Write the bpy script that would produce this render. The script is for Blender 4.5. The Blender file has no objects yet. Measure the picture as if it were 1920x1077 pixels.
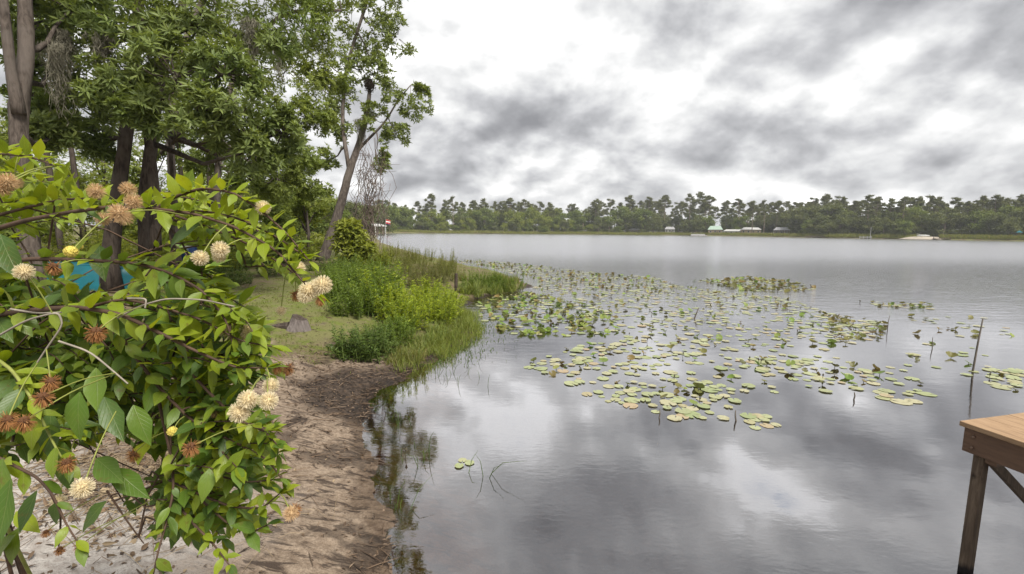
import bpy, math, random
import numpy as np
from mathutils import Vector, Matrix

random.seed(7)
rng = np.random.default_rng(7)
scene = bpy.context.scene
COL = scene.collection
rad = math.radians

# ------------------------------------------------------------------ camera
F = 860.0                       # focal length in pixels of the 1920 x 1077 photograph
PITCH = math.atan(106 / F)
ROLL = rad(0.5)
CAM = np.array([0.0, 0.0, 2.6])
_r0 = np.array([1.0, 0, 0]); FWD = np.array([0, math.cos(PITCH), -math.sin(PITCH)])
_u0 = np.array([0, math.sin(PITCH), math.cos(PITCH)])
RIGHT = _r0 * math.cos(ROLL) + _u0 * math.sin(ROLL)
UP = _u0 * math.cos(ROLL) - _r0 * math.sin(ROLL)
cd = bpy.data.cameras.new('camera'); cam = bpy.data.objects.new('camera', cd); COL.objects.link(cam)
cd.sensor_width = 36; cd.lens = F * 36 / 1920; cd.clip_start = 0.05; cd.clip_end = 6000
cam.matrix_world = Matrix(((RIGHT[0], UP[0], -FWD[0], CAM[0]), (RIGHT[1], UP[1], -FWD[1], CAM[1]),
                           (RIGHT[2], UP[2], -FWD[2], CAM[2]), (0, 0, 0, 1)))
scene.camera = cam

def ray(x, y):
    return FWD + RIGHT * (x - 960) / F - UP * (y - 538.5) / F
def at(x, y, d):                # point seen at a pixel, d metres along the view axis
    return CAM + ray(x, y) * d
def onz(x, y, z=0.0):           # point seen at a pixel on a level plane
    r = ray(x, y); return CAM + r * ((z - CAM[2]) / r[2])
def project(p):
    q = np.asarray(p, float) - CAM
    d = q @ FWD
    return 960 + F * (q @ RIGHT) / d, 538.5 - F * (q @ UP) / d, d

# ------------------------------------------------------------------ exposure
vs = scene.view_settings
vs.view_transform = 'Standard'; vs.look = 'None'; vs.gamma = 1.0; vs.use_curve_mapping = False
vs.exposure = 1.25
scene.render.engine = 'CYCLES'
scene.cycles.max_bounces = 8; scene.cycles.transparent_max_bounces = 12
scene.cycles.use_denoising = True

# ------------------------------------------------------------------ sky (Nishita behind procedural broken cloud) and sun
SUN_EL, SUN_AZ = rad(56), rad(140)      # azimuth from +Y (the view), negative = left
world = bpy.data.worlds.new('World'); scene.world = world; world.use_nodes = True
nt = world.node_tree; nt.nodes.clear()
class NT:
    """tiny node helper"""
    def __init__(s, tree): s.t = tree
    def n(s, typ, **kw):
        nd = s.t.nodes.new(typ)
        for k, v in kw.items():
            if k == 'i':
                for a, b in v.items():
                    if isinstance(b, bpy.types.NodeSocket): s.t.links.new(b, nd.inputs[a])
                    else: nd.inputs[a].default_value = b
            else: setattr(nd, k, v)
        return nd
    def math(s, op, a, b=None, c=None, clamp=False):
        i = {0: a}
        if b is not None: i[1] = b
        if c is not None: i[2] = c
        return s.n('ShaderNodeMath', operation=op, use_clamp=clamp, i=i).outputs[0]
    def vmath(s, op, a, b=None, out=0):
        i = {0: a}
        if b is not None: i[1] = b
        return s.n('ShaderNodeVectorMath', operation=op, i=i).outputs[out]
    def ramp(s, fac, stops, interp='LINEAR'):
        nd = s.n('ShaderNodeValToRGB', i={0: fac}); cr = nd.color_ramp; cr.interpolation = interp
        while len(cr.elements) < len(stops): cr.elements.new(0.5)
        for e, (p, c) in zip(cr.elements, stops):
            e.position = p; e.color = (*c, 1) if len(c) == 3 else c
        return nd.outputs[0]
    def noise(s, vec, scale, detail=4, rough=0.5, dist=0.0, out=0):
        return s.n('ShaderNodeTexNoise', i={'Vector': vec, 'Scale': scale, 'Detail': detail, 'Roughness': rough, 'Distortion': dist}).outputs[out]
    def mixc(s, fac, a, b, blend='MIX'):
        nd = s.n('ShaderNodeMix', data_type='RGBA', blend_type=blend)
        for k, v in ((0, fac), (6, a), (7, b)):
            if isinstance(v, bpy.types.NodeSocket): s.t.links.new(v, nd.inputs[k])
            else: nd.inputs[k].default_value = (*v, 1) if isinstance(v, tuple) and len(v) == 3 else v
        return nd.outputs[2]
    def mapr(s, v, a, b, c, d, smooth=False):
        nd = s.n('ShaderNodeMapRange', i={0: v, 1: a, 2: b, 3: c, 4: d})
        if smooth: nd.interpolation_type = 'SMOOTHSTEP'
        return nd.outputs[0]

w = NT(nt); CLOUD_RELIEF = -1.7
gen = w.n('ShaderNodeTexCoord').outputs['Generated']
dirn = w.vmath('NORMALIZE', gen)
sx = w.n('ShaderNodeSeparateXYZ', i={0: dirn})
zc = w.math('MAXIMUM', sx.outputs[2], 0.0)
def cloud_space(v, k):
    sz_ = w.n('ShaderNodeSeparateXYZ', i={0: v}).outputs[2]
    inv = w.math('DIVIDE', 1.0, w.math('ADD', w.math('MAXIMUM', sz_, 0.0), 0.62))     # clouds shrink towards the horizon
    sc = w.n('ShaderNodeCombineXYZ', i={0: inv, 1: inv, 2: w.math('MULTIPLY', inv, k)}).outputs[0]
    return w.vmath('MULTIPLY', v, sc)
c0 = cloud_space(dirn, 1.1)
up_l = w.vmath('ADD', dirn, (-0.010, 0.0, 0.030))                                      # a sample a little nearer the light
c1 = cloud_space(up_l, 1.1)
big = w.noise(c0, 1.7, 3, 0.5, 0.2)
d0 = w.noise(c0, 3.6, 7, 0.50, 0.1); d1 = w.noise(c1, 3.6, 7, 0.50, 0.1)
relief = w.math('SUBTRACT', d1, d0)                                                    # > 0 where the cloud thickens upwards: grey base; < 0: lit top
cov = w.math('ADD', w.math('MULTIPLY', big, 0.75), w.math('MULTIPLY', d0, 0.60))
cov = w.math('MULTIPLY_ADD', relief, CLOUD_RELIEF, w.math('MULTIPLY_ADD', cov, 0.95, -0.150))
# broad cloud masses where the photograph shows them (directions on the sky); + = thin bright, - = thick grey
warp = w.vmath('ADD', dirn, w.vmath('MULTIPLY', w.vmath('SUBTRACT', w.noise(dirn, 3.2, 6, 0.6, 0.2, out=1), (0.5, 0.5, 0.5)), (0.30, 0.30, 0.22)))
warp = w.vmath('MULTIPLY', warp, (1, 1, 1.5))
def sky_mass(acc, px, py, s, amp, mirror=False):
    d = ray(px, py); d = d / np.linalg.norm(d)
    if mirror: d[2] = -d[2]
    c = (d[0], d[1], d[2] * 1.5)
    dist = w.vmath('DISTANCE', warp, c, out=1)
    g = w.math('EXPONENT', w.math('MULTIPLY', w.math('MULTIPLY', dist, dist), -1.0 / (s * s)))
    return w.math('ADD', acc, w.math('MULTIPLY', g, amp))
for m in SKY_MASSES if 'SKY_MASSES' in globals() else [
        (1080, 70, .10, .12), (1160, 140, .08, .10), (850, 50, .08, .10), (1000, 20, .08, .06), (1480, 105, .045, .12), (1120, 320, .10, .10),
        (760, 330, .10, .10), (1230, 300, .06, .10), (1560, 330, .10, .07), (1000, 350, .08, .08), (1700, 330, .10, .05),
        (930, 130, .09, -.10), (990, 230, .11, -.13), (860, 270, .11, -.11), (1330, 60, .12, -.09), (1420, 150, .09, -.08),
        (1370, 275, .08, -.15), (1590, 265, .08, -.14), (1640, 10, .10, -.06), (1880, 230, .12, -.04), (1720, 150, .12, .02),
        (1390, 930, .10, .24, True), (1330, 1000, .08, .08, True), (1660, 840, .12, -.20, True), (1080, 1000, .16, -.26, True), (1270, 830, .08, -.12, True),
        (1600, 1010, .12, -.08, True), (860, 960, .10, .03, True)]:
    cov = sky_mass(cov, *m)
# radiance of the cloud layer, given x10 because the Background runs at 0.1
cl = w.ramp(cov, [(0.06, (1.25, 1.27, 1.36)), (0.20, (1.65, 1.68, 1.77)), (0.36, (2.4, 2.43, 2.52)), (0.46, (3.05, 3.08, 3.15)), (0.55, (3.65, 3.67, 3.7)), (0.65, (4.4, 4.4, 4.4)), (0.80, (7.0, 7.0, 7.0))], 'LINEAR')
sky = w.n('ShaderNodeTexSky'); sky.sky_type = 'NISHITA'; sky.sun_disc = False
sky.sun_elevation = SUN_EL; sky.sun_rotation = SUN_AZ; sky.air_density = 1.0; sky.dust_density = 2.0
gap = w.mapr(cov, 0.85, 1.1, 0.0, 0.55, True)
skyc = w.mixc(gap, cl, w.vmath('SCALE', sky.outputs[0]))
world.cycles.sampling_method='MANUAL'; world.cycles.sample_map_resolution=256
bg = w.n('ShaderNodeBackground', i={0: skyc, 1: 0.1})
nt.links.new(bg.outputs[0], w.n('ShaderNodeOutputWorld').inputs[0])
for nd in nt.nodes:
    if nd.bl_idname == 'ShaderNodeVectorMath' and nd.operation == 'SCALE': nd.inputs[3].default_value = 1.0

sl = bpy.data.lights.new('sun', 'SUN'); sun = bpy.data.objects.new('sun', sl); COL.objects.link(sun)
sl.energy = 3.0; sl.angle = rad(22); sl.color = (1.0, 0.95, 0.86)
_sd = Vector((math.sin(SUN_AZ) * math.cos(SUN_EL), math.cos(SUN_AZ) * math.cos(SUN_EL), math.sin(SUN_EL)))
sun.rotation_euler = _sd.to_track_quat('Z', 'Y').to_euler()

# ------------------------------------------------------------------ helpers: meshes
class MB:
    """collects vertices, triangles and quads, builds ONE mesh"""
    def __init__(s): s.V = []; s.T = []; s.Q = []; s.TM = []; s.QM = []; s.n = 0
    def add(s, V, T=None, Q=None, mi=0):
        V = np.asarray(V, float).reshape(-1, 3); s.V.append(V)
        if T is not None and len(T): s.T.append(np.asarray(T, int).reshape(-1, 3) + s.n); s.TM.append(np.full(len(s.T[-1]), mi))
        if Q is not None and len(Q): s.Q.append(np.asarray(Q, int).reshape(-1, 4) + s.n); s.QM.append(np.full(len(s.Q[-1]), mi))
        s.n += len(V); return s
    def mesh(s, name, mats, smooth=False, origin=None):
        V = np.concatenate(s.V) if s.V else np.zeros((0, 3))
        if origin is not None: V = V - np.asarray(origin)
        T = np.concatenate(s.T) if s.T else np.zeros((0, 3), int)
        Q = np.concatenate(s.Q) if s.Q else np.zeros((0, 4), int)
        me = bpy.data.meshes.new(name)
        me.vertices.add(len(V)); me.vertices.foreach_set('co', V.astype(np.float32).ravel())
        me.loops.add(T.size + Q.size)
        me.loops.foreach_set('vertex_index', np.concatenate([T.ravel(), Q.ravel()]).astype(np.int32))
        nf = len(T) + len(Q); me.polygons.add(nf)
        st = np.concatenate([np.arange(len(T)) * 3, T.size + np.arange(len(Q)) * 4])
        me.polygons.foreach_set('loop_start', st.astype(np.int32))
        me.polygons.foreach_set('loop_total', np.concatenate([np.full(len(T), 3), np.full(len(Q), 4)]).astype(np.int32))
        mi = np.concatenate([np.concatenate(s.TM) if s.TM else np.zeros(0), np.concatenate(s.QM) if s.QM else np.zeros(0)])
        me.polygons.foreach_set('material_index', mi.astype(np.int32))
        me.polygons.foreach_set('use_smooth', np.full(nf, smooth))
        for m in (mats if isinstance(mats, (list, tuple)) else [mats]): me.materials.append(m)
        me.update(calc_edges=True); me.validate()
        return me

def link(name, data, parent=None, loc=(0, 0, 0)):
    o = bpy.data.objects.new(name, data); COL.objects.link(o)
    o.location = Vector([float(v) for v in loc]); o.parent = parent
    return o
def tag(o, label=None, cat=None, group=None, kind=None):
    if label: o['label'] = label
    if cat: o['category'] = cat
    if group: o['group'] = group
    if kind: o['kind'] = kind
    return o
def empty(name, loc, label=None, cat=None, group=None):
    return tag(link(name, None, None, loc), label, cat, group)
def copy_tree(o, parent=None):
    c = o.copy(); COL.objects.link(c); c.parent = parent
    for ch in list(o.children): copy_tree(ch, c)
    return c
def unit(v):
    v = np.asarray(v, float); return v / np.maximum(np.linalg.norm(v, axis=-1, keepdims=True), 1e-9)

def tube(mb, pts, radii, n=7, mi=0, cap=True, wob=0.0):
    """tapered tube along a polyline"""
    P = np.asarray(pts, float); R = np.broadcast_to(np.asarray(radii, float), (len(P),))
    T = np.gradient(P, axis=0) if len(P) > 2 else np.repeat((P[1] - P[0])[None], 2, 0)
    T = unit(T); a = np.where(np.abs(T[:, 2:3]) > .9, np.array([[1., 0, 0]]), np.array([[0, 0, 1.]]))
    N = unit(np.cross(T, np.repeat(a[:1], len(P), 0))); B = np.cross(T, N)
    th = np.arange(n) * 2 * math.pi / n
    rr = R[:, None] * (1 + (wob * rng.standard_normal((len(P), n)) if wob else 0))
    ring = P[:, None] + rr[..., None] * (np.cos(th)[None, :, None] * N[:, None] + np.sin(th)[None, :, None] * B[:, None])
    V = ring.reshape(-1, 3); i = np.arange(len(P) - 1)[:, None] * n; j = np.arange(n)[None]; k = (j + 1) % n
    Q = np.stack([i + j, i + k, i + n + k, i + n + j], -1).reshape(-1, 4)
    T3 = []
    if cap:
        V = np.concatenate([V, P[-1:], P[:1]]); e = len(P) * n; b = e - n
        T3 = [[b + q, b + (q + 1) % n, e] for q in range(n)] + [[(q + 1) % n, q, e + 1] for q in range(n)]
    mb.add(V, T3, Q, mi)
def box(mb, lo, hi, mi=0, M=None):
    x0, y0, z0 = lo; x1, y1, z1 = hi
    V = np.array([[x0, y0, z0], [x1, y0, z0], [x1, y1, z0], [x0, y1, z0], [x0, y0, z1], [x1, y0, z1], [x1, y1, z1], [x0, y1, z1]], float)
    if M is not None: V = V @ np.asarray(M)[:3, :3].T + np.asarray(M)[:3, 3]
    mb.add(V, None, [[0, 3, 2, 1], [4, 5, 6, 7], [0, 1, 5, 4], [1, 2, 6, 5], [2, 3, 7, 6], [3, 0, 4, 7]], mi)
def bevel_box(mb, lo, hi, b=0.004, mi=0):
    bx = bmesh_box(lo, hi, b); mb.add(*bx, mi=mi)
def bmesh_box(lo, hi, b):
    import bmesh
    bm = bmesh.new(); bmesh.ops.create_cube(bm, size=1)
    lo = Vector(lo); hi = Vector(hi)
    for v in bm.verts: v.co = Vector([(lo[k] + hi[k]) / 2 + v.co[k] * (hi[k] - lo[k]) for k in range(3)])
    bmesh.ops.bevel(bm, geom=bm.edges[:], offset=b, segments=1, affect='EDGES')
    bmesh.ops.triangulate(bm, faces=bm.faces[:])
    bm.verts.index_update()
    V = [v.co[:] for v in bm.verts]; T = [[v.index for v in f.verts] for f in bm.faces]; bm.free()
    return V, T, None

def leaf_verts(P, D, N, L, W, droop=0.15, fold=0.15, hi=True):
    """leaves as folded, drooping blades; returns V,T,Q"""
    P = np.asarray(P, float); n = len(P); D = unit(D); S = unit(np.cross(D, N)); N = np.cross(S, D)
    L = np.broadcast_to(L, (n,))[:, None]; W = np.broadcast_to(W, (n,))[:, None]
    dr = np.broadcast_to(droop, (n,))[:, None]; fo = np.broadcast_to(fold, (n,))[:, None]
    def pt(t, s):
        return P + D * L * t - N * L * dr * t * t + S * W * s * 0.5 + N * W * abs(s) * fo
    if hi:
        V = np.stack([pt(0, 0), pt(.28, -.86), pt(.28, 0), pt(.28, .86), pt(.62, -.80), pt(.62, 0), pt(.62, .80), pt(1, 0)], 1)
        o = np.arange(n)[:, None] * 8
        T = np.concatenate([o + np.array(t)[None] for t in ([0, 1, 2], [0, 2, 3], [4, 7, 5], [5, 7, 6])])
        Q = np.concatenate([o + np.array(q)[None] for q in ([1, 4, 5, 2], [2, 5, 6, 3])])
        return V.reshape(-1, 3), T, Q
    V = np.stack([pt(0, 0), pt(.45, -1), pt(1, 0), pt(.45, 1)], 1)
    o = np.arange(n)[:, None] * 4
    return V.reshape(-1, 3), None, o + np.array([0, 1, 2, 3])[None]

def rdir(n):
    return unit(rng.standard_normal((n, 3)))

# ------------------------------------------------------------------ helpers: materials
def new_mat(name):
    m = bpy.data.materials.new(name); m.use_nodes = True; t = m.node_tree; t.nodes.clear()
    return m, NT(t)
def finish(t, shader):
    t.t.links.new(shader, t.n('ShaderNodeOutputMaterial').inputs[0])
def leaf_mat(name, cols, trans=0.35, rough=0.45, spec=0.3, tcol=None, patch=None):
    """foliage: colour per leaf, part of the light passes through the blade"""
    m, t = new_mat(name)
    isl = t.n('ShaderNodeNewGeometry').outputs['Random Per Island']
    ob = t.n('ShaderNodeObjectInfo').outputs['Random']
    r = t.math('FRACT', t.math('ADD', isl, t.math('MULTIPLY', ob, 7.31)))
    k = len(cols)
    c = t.ramp(r, [(i / max(1, k - 1), col) for i, col in enumerate(cols)])
    if patch:
        pos = t.n('ShaderNodeNewGeometry').outputs['Position']
        f = t.mapr(t.noise(pos, patch[0], 2), 0.4, 0.62, 0, 1, True)
        c = t.mixc(f, c, t.mixc(1.0, c, patch[1], 'MULTIPLY'))
    bs = t.n('ShaderNodeBsdfPrincipled', i={'Base Color': c, 'Roughness': rough, 'Specular IOR Level': spec})
    tr = t.n('ShaderNodeBsdfTranslucent', i={0: t.mixc(1.0, c, tcol or (1.15, 1.1, 0.55), 'MULTIPLY')})
    finish(t, t.n('ShaderNodeMixShader', i={0: trans, 1: bs.outputs[0], 2: tr.outputs[0]}).outputs[0])
    return m
def plain(name, col, rough=0.7, var=0.25, scale=6.0, bump=0.0, spec=0.3, metallic=0.0, stretch=(1, 1, 1), coord='Object', col2=None):
    m, t = new_mat(name)
    tc = t.vmath('MULTIPLY', t.n('ShaderNodeTexCoord').outputs[coord], stretch)
    nz = t.noise(tc, scale, 6, 0.6)
    c2 = col2 or tuple(v * (1 - var) * 0.8 for v in col); c1 = tuple(min(1, v * (1 + var * .6)) for v in col)
    c = t.ramp(nz, [(0.32, c2), (0.68, c1)])
    i = {'Base Color': c, 'Roughness': rough, 'Specular IOR Level': spec, 'Metallic': metallic}
    if bump: i['Normal'] = t.n('ShaderNodeBump', i={'Strength': bump, 'Distance': 0.02, 'Height': t.noise(tc, scale * 2.5, 6, 0.65)}).outputs[0]
    finish(t, t.n('ShaderNodeBsdfPrincipled', i=i).outputs[0])
    return m
def bark_mat(name, c1, c2, scale=9.0):
    m, t = new_mat(name)
    pos = t.n('ShaderNodeNewGeometry').outputs['Position']
    st = t.vmath('MULTIPLY', pos, (1, 1, 0.22))
    a = t.noise(st, scale, 7, 0.65, 0.6)
    b = t.noise(pos, 1.6, 4, 0.6)
    c = t.mixc(t.mapr(b, 0.45, 0.62, 0, .65, True), t.ramp(a, [(0.35, c1), (0.65, c2)]), tuple((x + y) * .62 + .02 for x, y in zip(c1, c2)))
    bp = t.n('ShaderNodeBump', i={'Strength': 0.8, 'Distance': 0.03, 'Height': a}).outputs[0]
    finish(t, t.n('ShaderNodeBsdfPrincipled', i={'Base Color': c, 'Roughness': 0.9, 'Specular IOR Level': 0.15, 'Normal': bp}).outputs[0])
    return m

# ------------------------------------------------------------------ terrain and lake
def far(px, d):
    r = ray(px, 432.0); return np.array([r[0] / r[1] * d, d])
LAKE = [onz(*p)[:2] for p in [(720, 1077), (713, 1000), (707, 900), (700, 840), (692, 790), (705, 750), (745, 715), (800, 680), (850, 650),
        (887, 625), (884, 602), (868, 577), (900, 556), (960, 552), (1002, 540), (975, 521), (900, 506), (830, 489), (760, 471), (715, 457)]]
LAKE += [np.array(p) for p in [(-35., 120.), (-50., 170.), (-59., 198.), (-77., 260.)]]
FAR_SHORE = [(740, 322), (900, 345), (1100, 355), (1250, 345), (1330, 328), (1450, 285), (1560, 250), (1700, 220), (1900, 192), (2100, 165)]
LAKE += [far(*p) for p in FAR_SHORE]
LAKE += [np.array(p) for p in [(230., 100.), (265., 50.), (250., 0.), (150., -15.), (60., -6.), (20., -2.5), (6., 0.3), (2., 1.1), (0.3, 1.5), (-.5, 2.3)]]
LAKE = np.array(LAKE)
_dens = []
for a, b in zip(LAKE, np.roll(LAKE, -1, 0)): _dens += [a, (a * 2 + b) / 3, (a + b * 2) / 3]
_d = np.array(_dens)
for _ in range(2): _d = (np.roll(_d, 1, 0) + 2 * _d + np.roll(_d, -1, 0)) / 4
LAKE = _d

def wob2(x, y, f, ph=0.0):
    return (np.sin(x * f + 1.3 * np.sin(y * f * .7 + ph)) + np.sin(y * f * 1.13 + 1.7 * np.sin(x * f * .83 + ph + 2)) + np.sin((x + y) * f * .71 + ph * 3)) / 3
_lat = rng.random((256, 256))
def vnoise(x, y):
    xi = np.floor(x).astype(int); yi = np.floor(y).astype(int); fx = x - xi; fy = y - yi
    fx = fx * fx * (3 - 2 * fx); fy = fy * fy * (3 - 2 * fy); g = lambda a, b: _lat[a % 256, b % 256]
    return (g(xi, yi) * (1 - fx) + g(xi + 1, yi) * fx) * (1 - fy) + (g(xi, yi + 1) * (1 - fx) + g(xi + 1, yi + 1) * fx) * fy
def fbm(x, y, o=4):
    s = 0; a = .5; t = 0
    for k in range(o): s = s + a * vnoise(x * 2 ** k + 17 * k, y * 2 ** k + 31 * k); t += a; a *= .55
    return s / t

def lake_sd(x, y):
    """distance to the lake edge, positive on land"""
    x = np.asarray(x, float).ravel(); y = np.asarray(y, float).ravel()
    best = np.full(x.shape, 1e18); inside = np.zeros(x.shape, bool)
    for a, b in zip(LAKE, np.roll(LAKE, -1, 0)):
        e = b - a; t = np.clip(((x - a[0]) * e[0] + (y - a[1]) * e[1]) / max(e @ e, 1e-9), 0, 1)
        best = np.minimum(best, (x - a[0] - t * e[0]) ** 2 + (y - a[1] - t * e[1]) ** 2)
        c = (a[1] > y) != (b[1] > y)
        if abs(e[1]) > 1e-12: inside ^= c & (x < a[0] + (y - a[1]) * e[0] / e[1])
    d = np.sqrt(best); return np.where(inside, -d, d)
def height(x, y, sd=None):
    x = np.asarray(x, float).ravel(); y = np.asarray(y, float).ravel()
    r = np.hypot(x, y)
    if sd is None: sd = lake_sd(x, y)
    s = sd + (fbm(x * 1.3, y * 1.3) - .5) * np.clip(r * .09, .45, 2.5) * np.exp(-np.abs(sd) / 1.5)
    s = s + (fbm(x * 5.5 + 7, y * 5.5) - .5) * .30 * np.exp(-np.abs(sd) / .4) * np.exp(-r / 25)
    land = 1.12 * (1 - np.exp(-(np.maximum(s, 0) / 3.0) ** 1.25)) + 0.012 * np.clip(s - 12, 0, 150)
    bed = -1.5 * (1 - np.exp(np.minimum(s, 0) * 0.28))
    z = np.where(s > 0, land, bed)
    near = np.exp(-r / 30)
    z = z + near * (0.05 * (fbm(x * 2.2, y * 2.2) - .5) + 0.035 * (fbm(x * 9, y * 9) - .5)) * np.clip(np.abs(s) * 2, .15, 1)
    return z
def gz(x, y): return float(height([x], [y])[0])
def ground_at(px, py):
    """point where the ray through a pixel meets the ground (or the water)"""
    r = ray(px, py); ts = np.concatenate([np.linspace(.5, 40, 800), np.linspace(40, 420, 800)])
    pts = CAM + ts[:, None] * r; h = np.maximum(height(pts[:, 0], pts[:, 1]), 0)
    k = np.argmax(pts[:, 2] < h)
    return np.array([pts[k, 0], pts[k, 1], h[k]])

rr_ = np.concatenate([np.geomspace(.2, 2.2, 18)[:-1], np.geomspace(2.2, 26, 320)[:-1], np.geomspace(26, 500, 150)[:-1], np.geomspace(500, 5000, 14)])
aa_ = np.concatenate([np.linspace(-62, 62, 420), np.linspace(62, 298, 70)[1:-1]])
aa_ = np.radians(aa_); NA = len(aa_)
GX = (rr_[:, None] * np.sin(aa_)[None]).ravel(); GY = (rr_[:, None] * np.cos(aa_)[None]).ravel()
SD = lake_sd(GX, GY); GZ = height(GX, GY, SD)
i = np.arange(len(rr_) - 1)[:, None] * NA; j = np.arange(NA)[None]; k = (j + 1) % NA
mb = MB(); mb.add(np.stack([GX, GY, GZ], 1), None, np.stack([i + j, i + k, i + NA + k, i + NA + j], -1).reshape(-1, 4))
_c = len(GX); mb.V.append(np.array([[0, 0, gz(0, 0)]])); mb.n += 1
mb.T.append(np.array([[q, (q + 1) % NA, _c] for q in range(NA)])); mb.TM.append(np.zeros(NA))

# what the ground is made of: grass / dark wrack and bed mud with painted depth darkening / white sand
def smooth(a, b, v): t = np.clip((v - a) / (b - a), 0, 1); return t * t * (3 - 2 * t)
def zones(x, y, sd):
    n = fbm(x * .9, y * .9) - .5; n2 = fbm(x * 3, y * 3) - .5
    grass = smooth(6.4, 10.2, y + n * 4.5 + n2 * 2.6 + np.clip(-x - 3, 0, 4) * .6)
    grass = np.maximum(grass, smooth(18, 25, np.hypot(x, y)))
    wr = np.exp(-((x + 2.55 + n * 1.6 + n2 * .8) / .75) ** 2) * np.exp(-((y - 6.9) / 1.15) ** 2) * .95
    wr = wr + .55 * smooth(.08, .2, n2 + .12 * np.sin(y * 5 + x * 2)) * smooth(2.2, .7, sd) * smooth(8, 6, y)
    wr = wr + .9 * np.exp(-np.abs(sd - .05) / .25) * smooth(5.2, 6.4, y) * smooth(60, 20, y)
    white = smooth(-1.6, -2.4, x + n * .8) * smooth(4.2, 3.2, y + n)
    muck_depth_shade = smooth(-.25, -1.6, sd + n2 * .5)  # bed mud; also paints the darkening of deeper water into its colour
    return np.stack([np.clip(grass, 0, 1), np.clip(np.maximum(wr, muck_depth_shade), 0, 1), np.clip(white, 0, 1), np.ones_like(x)], 1)
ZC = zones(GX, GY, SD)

m_ground, t = new_mat('sand_and_grass')
pos = t.n('ShaderNodeNewGeometry').outputs['Position']
zat = t.n('ShaderNodeVertexColor', layer_name='zone').outputs[0]
zs = t.n('ShaderNodeSeparateColor', i={0: zat})
n_f = t.noise(pos, 14, 8, .7); n_m = t.noise(pos, 3.2, 6, .6); n_s = t.noise(pos, 70, 4, .7); n_b = t.noise(pos, .25, 4, .5)
streak = t.noise(t.vmath('MULTIPLY', pos, (1.2, 5.5, 3)), 2.0, 7, .68, 1.2)
sand = t.mixc(t.mapr(n_f, .35, .68, 0, 1), (.135, .098, .070), (.31, .245, .185))
sand = t.mixc(t.mapr(n_s, .5, .7, 0, .6), sand, (.08, .055, .04))
sand = t.mixc(t.mapr(streak, .50, .60, 0, .9, True), sand, (.045, .032, .025))
wsand = t.mixc(t.mapr(n_f, .38, .7, 0, 1), (.46, .43, .40), (.24, .205, .18))
wsand = t.mixc(t.mapr(n_s, .55, .72, 0, .8), wsand, (.10, .075, .055))
muck_depth_shade = t.mixc(t.mapr(n_f, .4, .65, 0, 1), (.016, .012, .010), (.075, .055, .042))  # wrack and mud colour; offshore it also paints the water's depth darkening
grass = t.mixc(t.mapr(n_f, .38, .62, 0, 1), (.050, .058, .014), (.115, .125, .030))
grass = t.mixc(t.mapr(n_m, .40, .54, 0, .95, True), grass, t.mixc(n_f, (.06, .042, .03), (.20, .15, .10)))
grass = t.mixc(t.mapr(n_b, .45, .6, 0, .5, True), grass, (.13, .16, .035))
c = t.mixc(zs.outputs[2], sand, wsand)
gf = t.mapr(t.math('ADD', zs.outputs[0], t.math('MULTIPLY', t.math('SUBTRACT', n_f, .5), .9)), .35, .65, 0, 1, True)
grass = t.mixc(t.mapr(n_s, .54, .70, 0, .8, True), grass, (.045, .032, .020))
c = t.mixc(gf, c, grass)
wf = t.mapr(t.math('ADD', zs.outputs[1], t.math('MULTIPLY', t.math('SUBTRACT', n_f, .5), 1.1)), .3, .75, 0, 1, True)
c = t.mixc(wf, c, muck_depth_shade)
hgt = t.math('ADD', t.math('MULTIPLY', n_f, 1.0), t.math('MULTIPLY', n_s, .35))
sz = t.n('ShaderNodeSeparateXYZ', i={0: pos}).outputs[2]
wet = t.mapr(t.math('ADD', sz, t.math('MULTIPLY', t.math('SUBTRACT', n_m, .5), .12)), .02, .075, 1, 0, True)     # the sand is soaked just above the waterline
c = t.mixc(t.math('MULTIPLY', wet, .8), c, t.mixc(1.0, c, (.42, .37, .33), 'MULTIPLY'))
bp = t.n('ShaderNodeBump', i={'Strength': .9, 'Distance': .04, 'Height': hgt}).outputs[0]
finish(t, t.n('ShaderNodeBsdfPrincipled', i={'Base Color': c, 'Roughness': t.mapr(wet, 0, 1, .92, .35), 'Specular IOR Level': .2, 'Normal': bp}).outputs[0])
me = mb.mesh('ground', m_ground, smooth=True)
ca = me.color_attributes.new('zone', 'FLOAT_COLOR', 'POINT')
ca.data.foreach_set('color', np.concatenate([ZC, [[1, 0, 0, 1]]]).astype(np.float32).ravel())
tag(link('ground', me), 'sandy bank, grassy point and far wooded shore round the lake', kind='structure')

m_water, t = new_mat('lake_water')
pos = t.n('ShaderNodeNewGeometry').outputs['Position']
sp = t.n('ShaderNodeSeparateXYZ', i={0: pos})
expo = t.mapr(sp.outputs[1], 7, 34, 0.0, 1.0, True)                 # the open lake is ruffled by wind, the cove is calm
gust = t.mapr(t.noise(t.vmath('MULTIPLY', pos, (.5, 1, 1)), .35, 4, .55), .42, .66, .15, 1.0, True)
w1 = t.noise(t.vmath('MULTIPLY', pos, (.45, 1.25, 1)), 2.6, 5, .6, .4)
w2 = t.noise(t.vmath('MULTIPLY', pos, (.8, 1.6, 1)), 11, 4, .55, .3)
w3 = t.noise(pos, 1.0, 3, .5)
hh = t.math('ADD', t.math('MULTIPLY', w1, t.mapr(expo, 0, 1, .012, 1.0)), t.math('MULTIPLY', w2, t.math('MULTIPLY', gust, t.mapr(expo, 0, 1, .012, .22))))
hh = t.math('ADD', hh, t.math('MULTIPLY', w3, .03))
bp = t.n('ShaderNodeBump', i={'Strength': 1.0, 'Distance': .085, 'Height': hh}).outputs[0]
fr = t.n('ShaderNodeFresnel', i={0: 1.33, 1: bp}).outputs[0]
fac = t.math('POWER', fr, .37)
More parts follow.
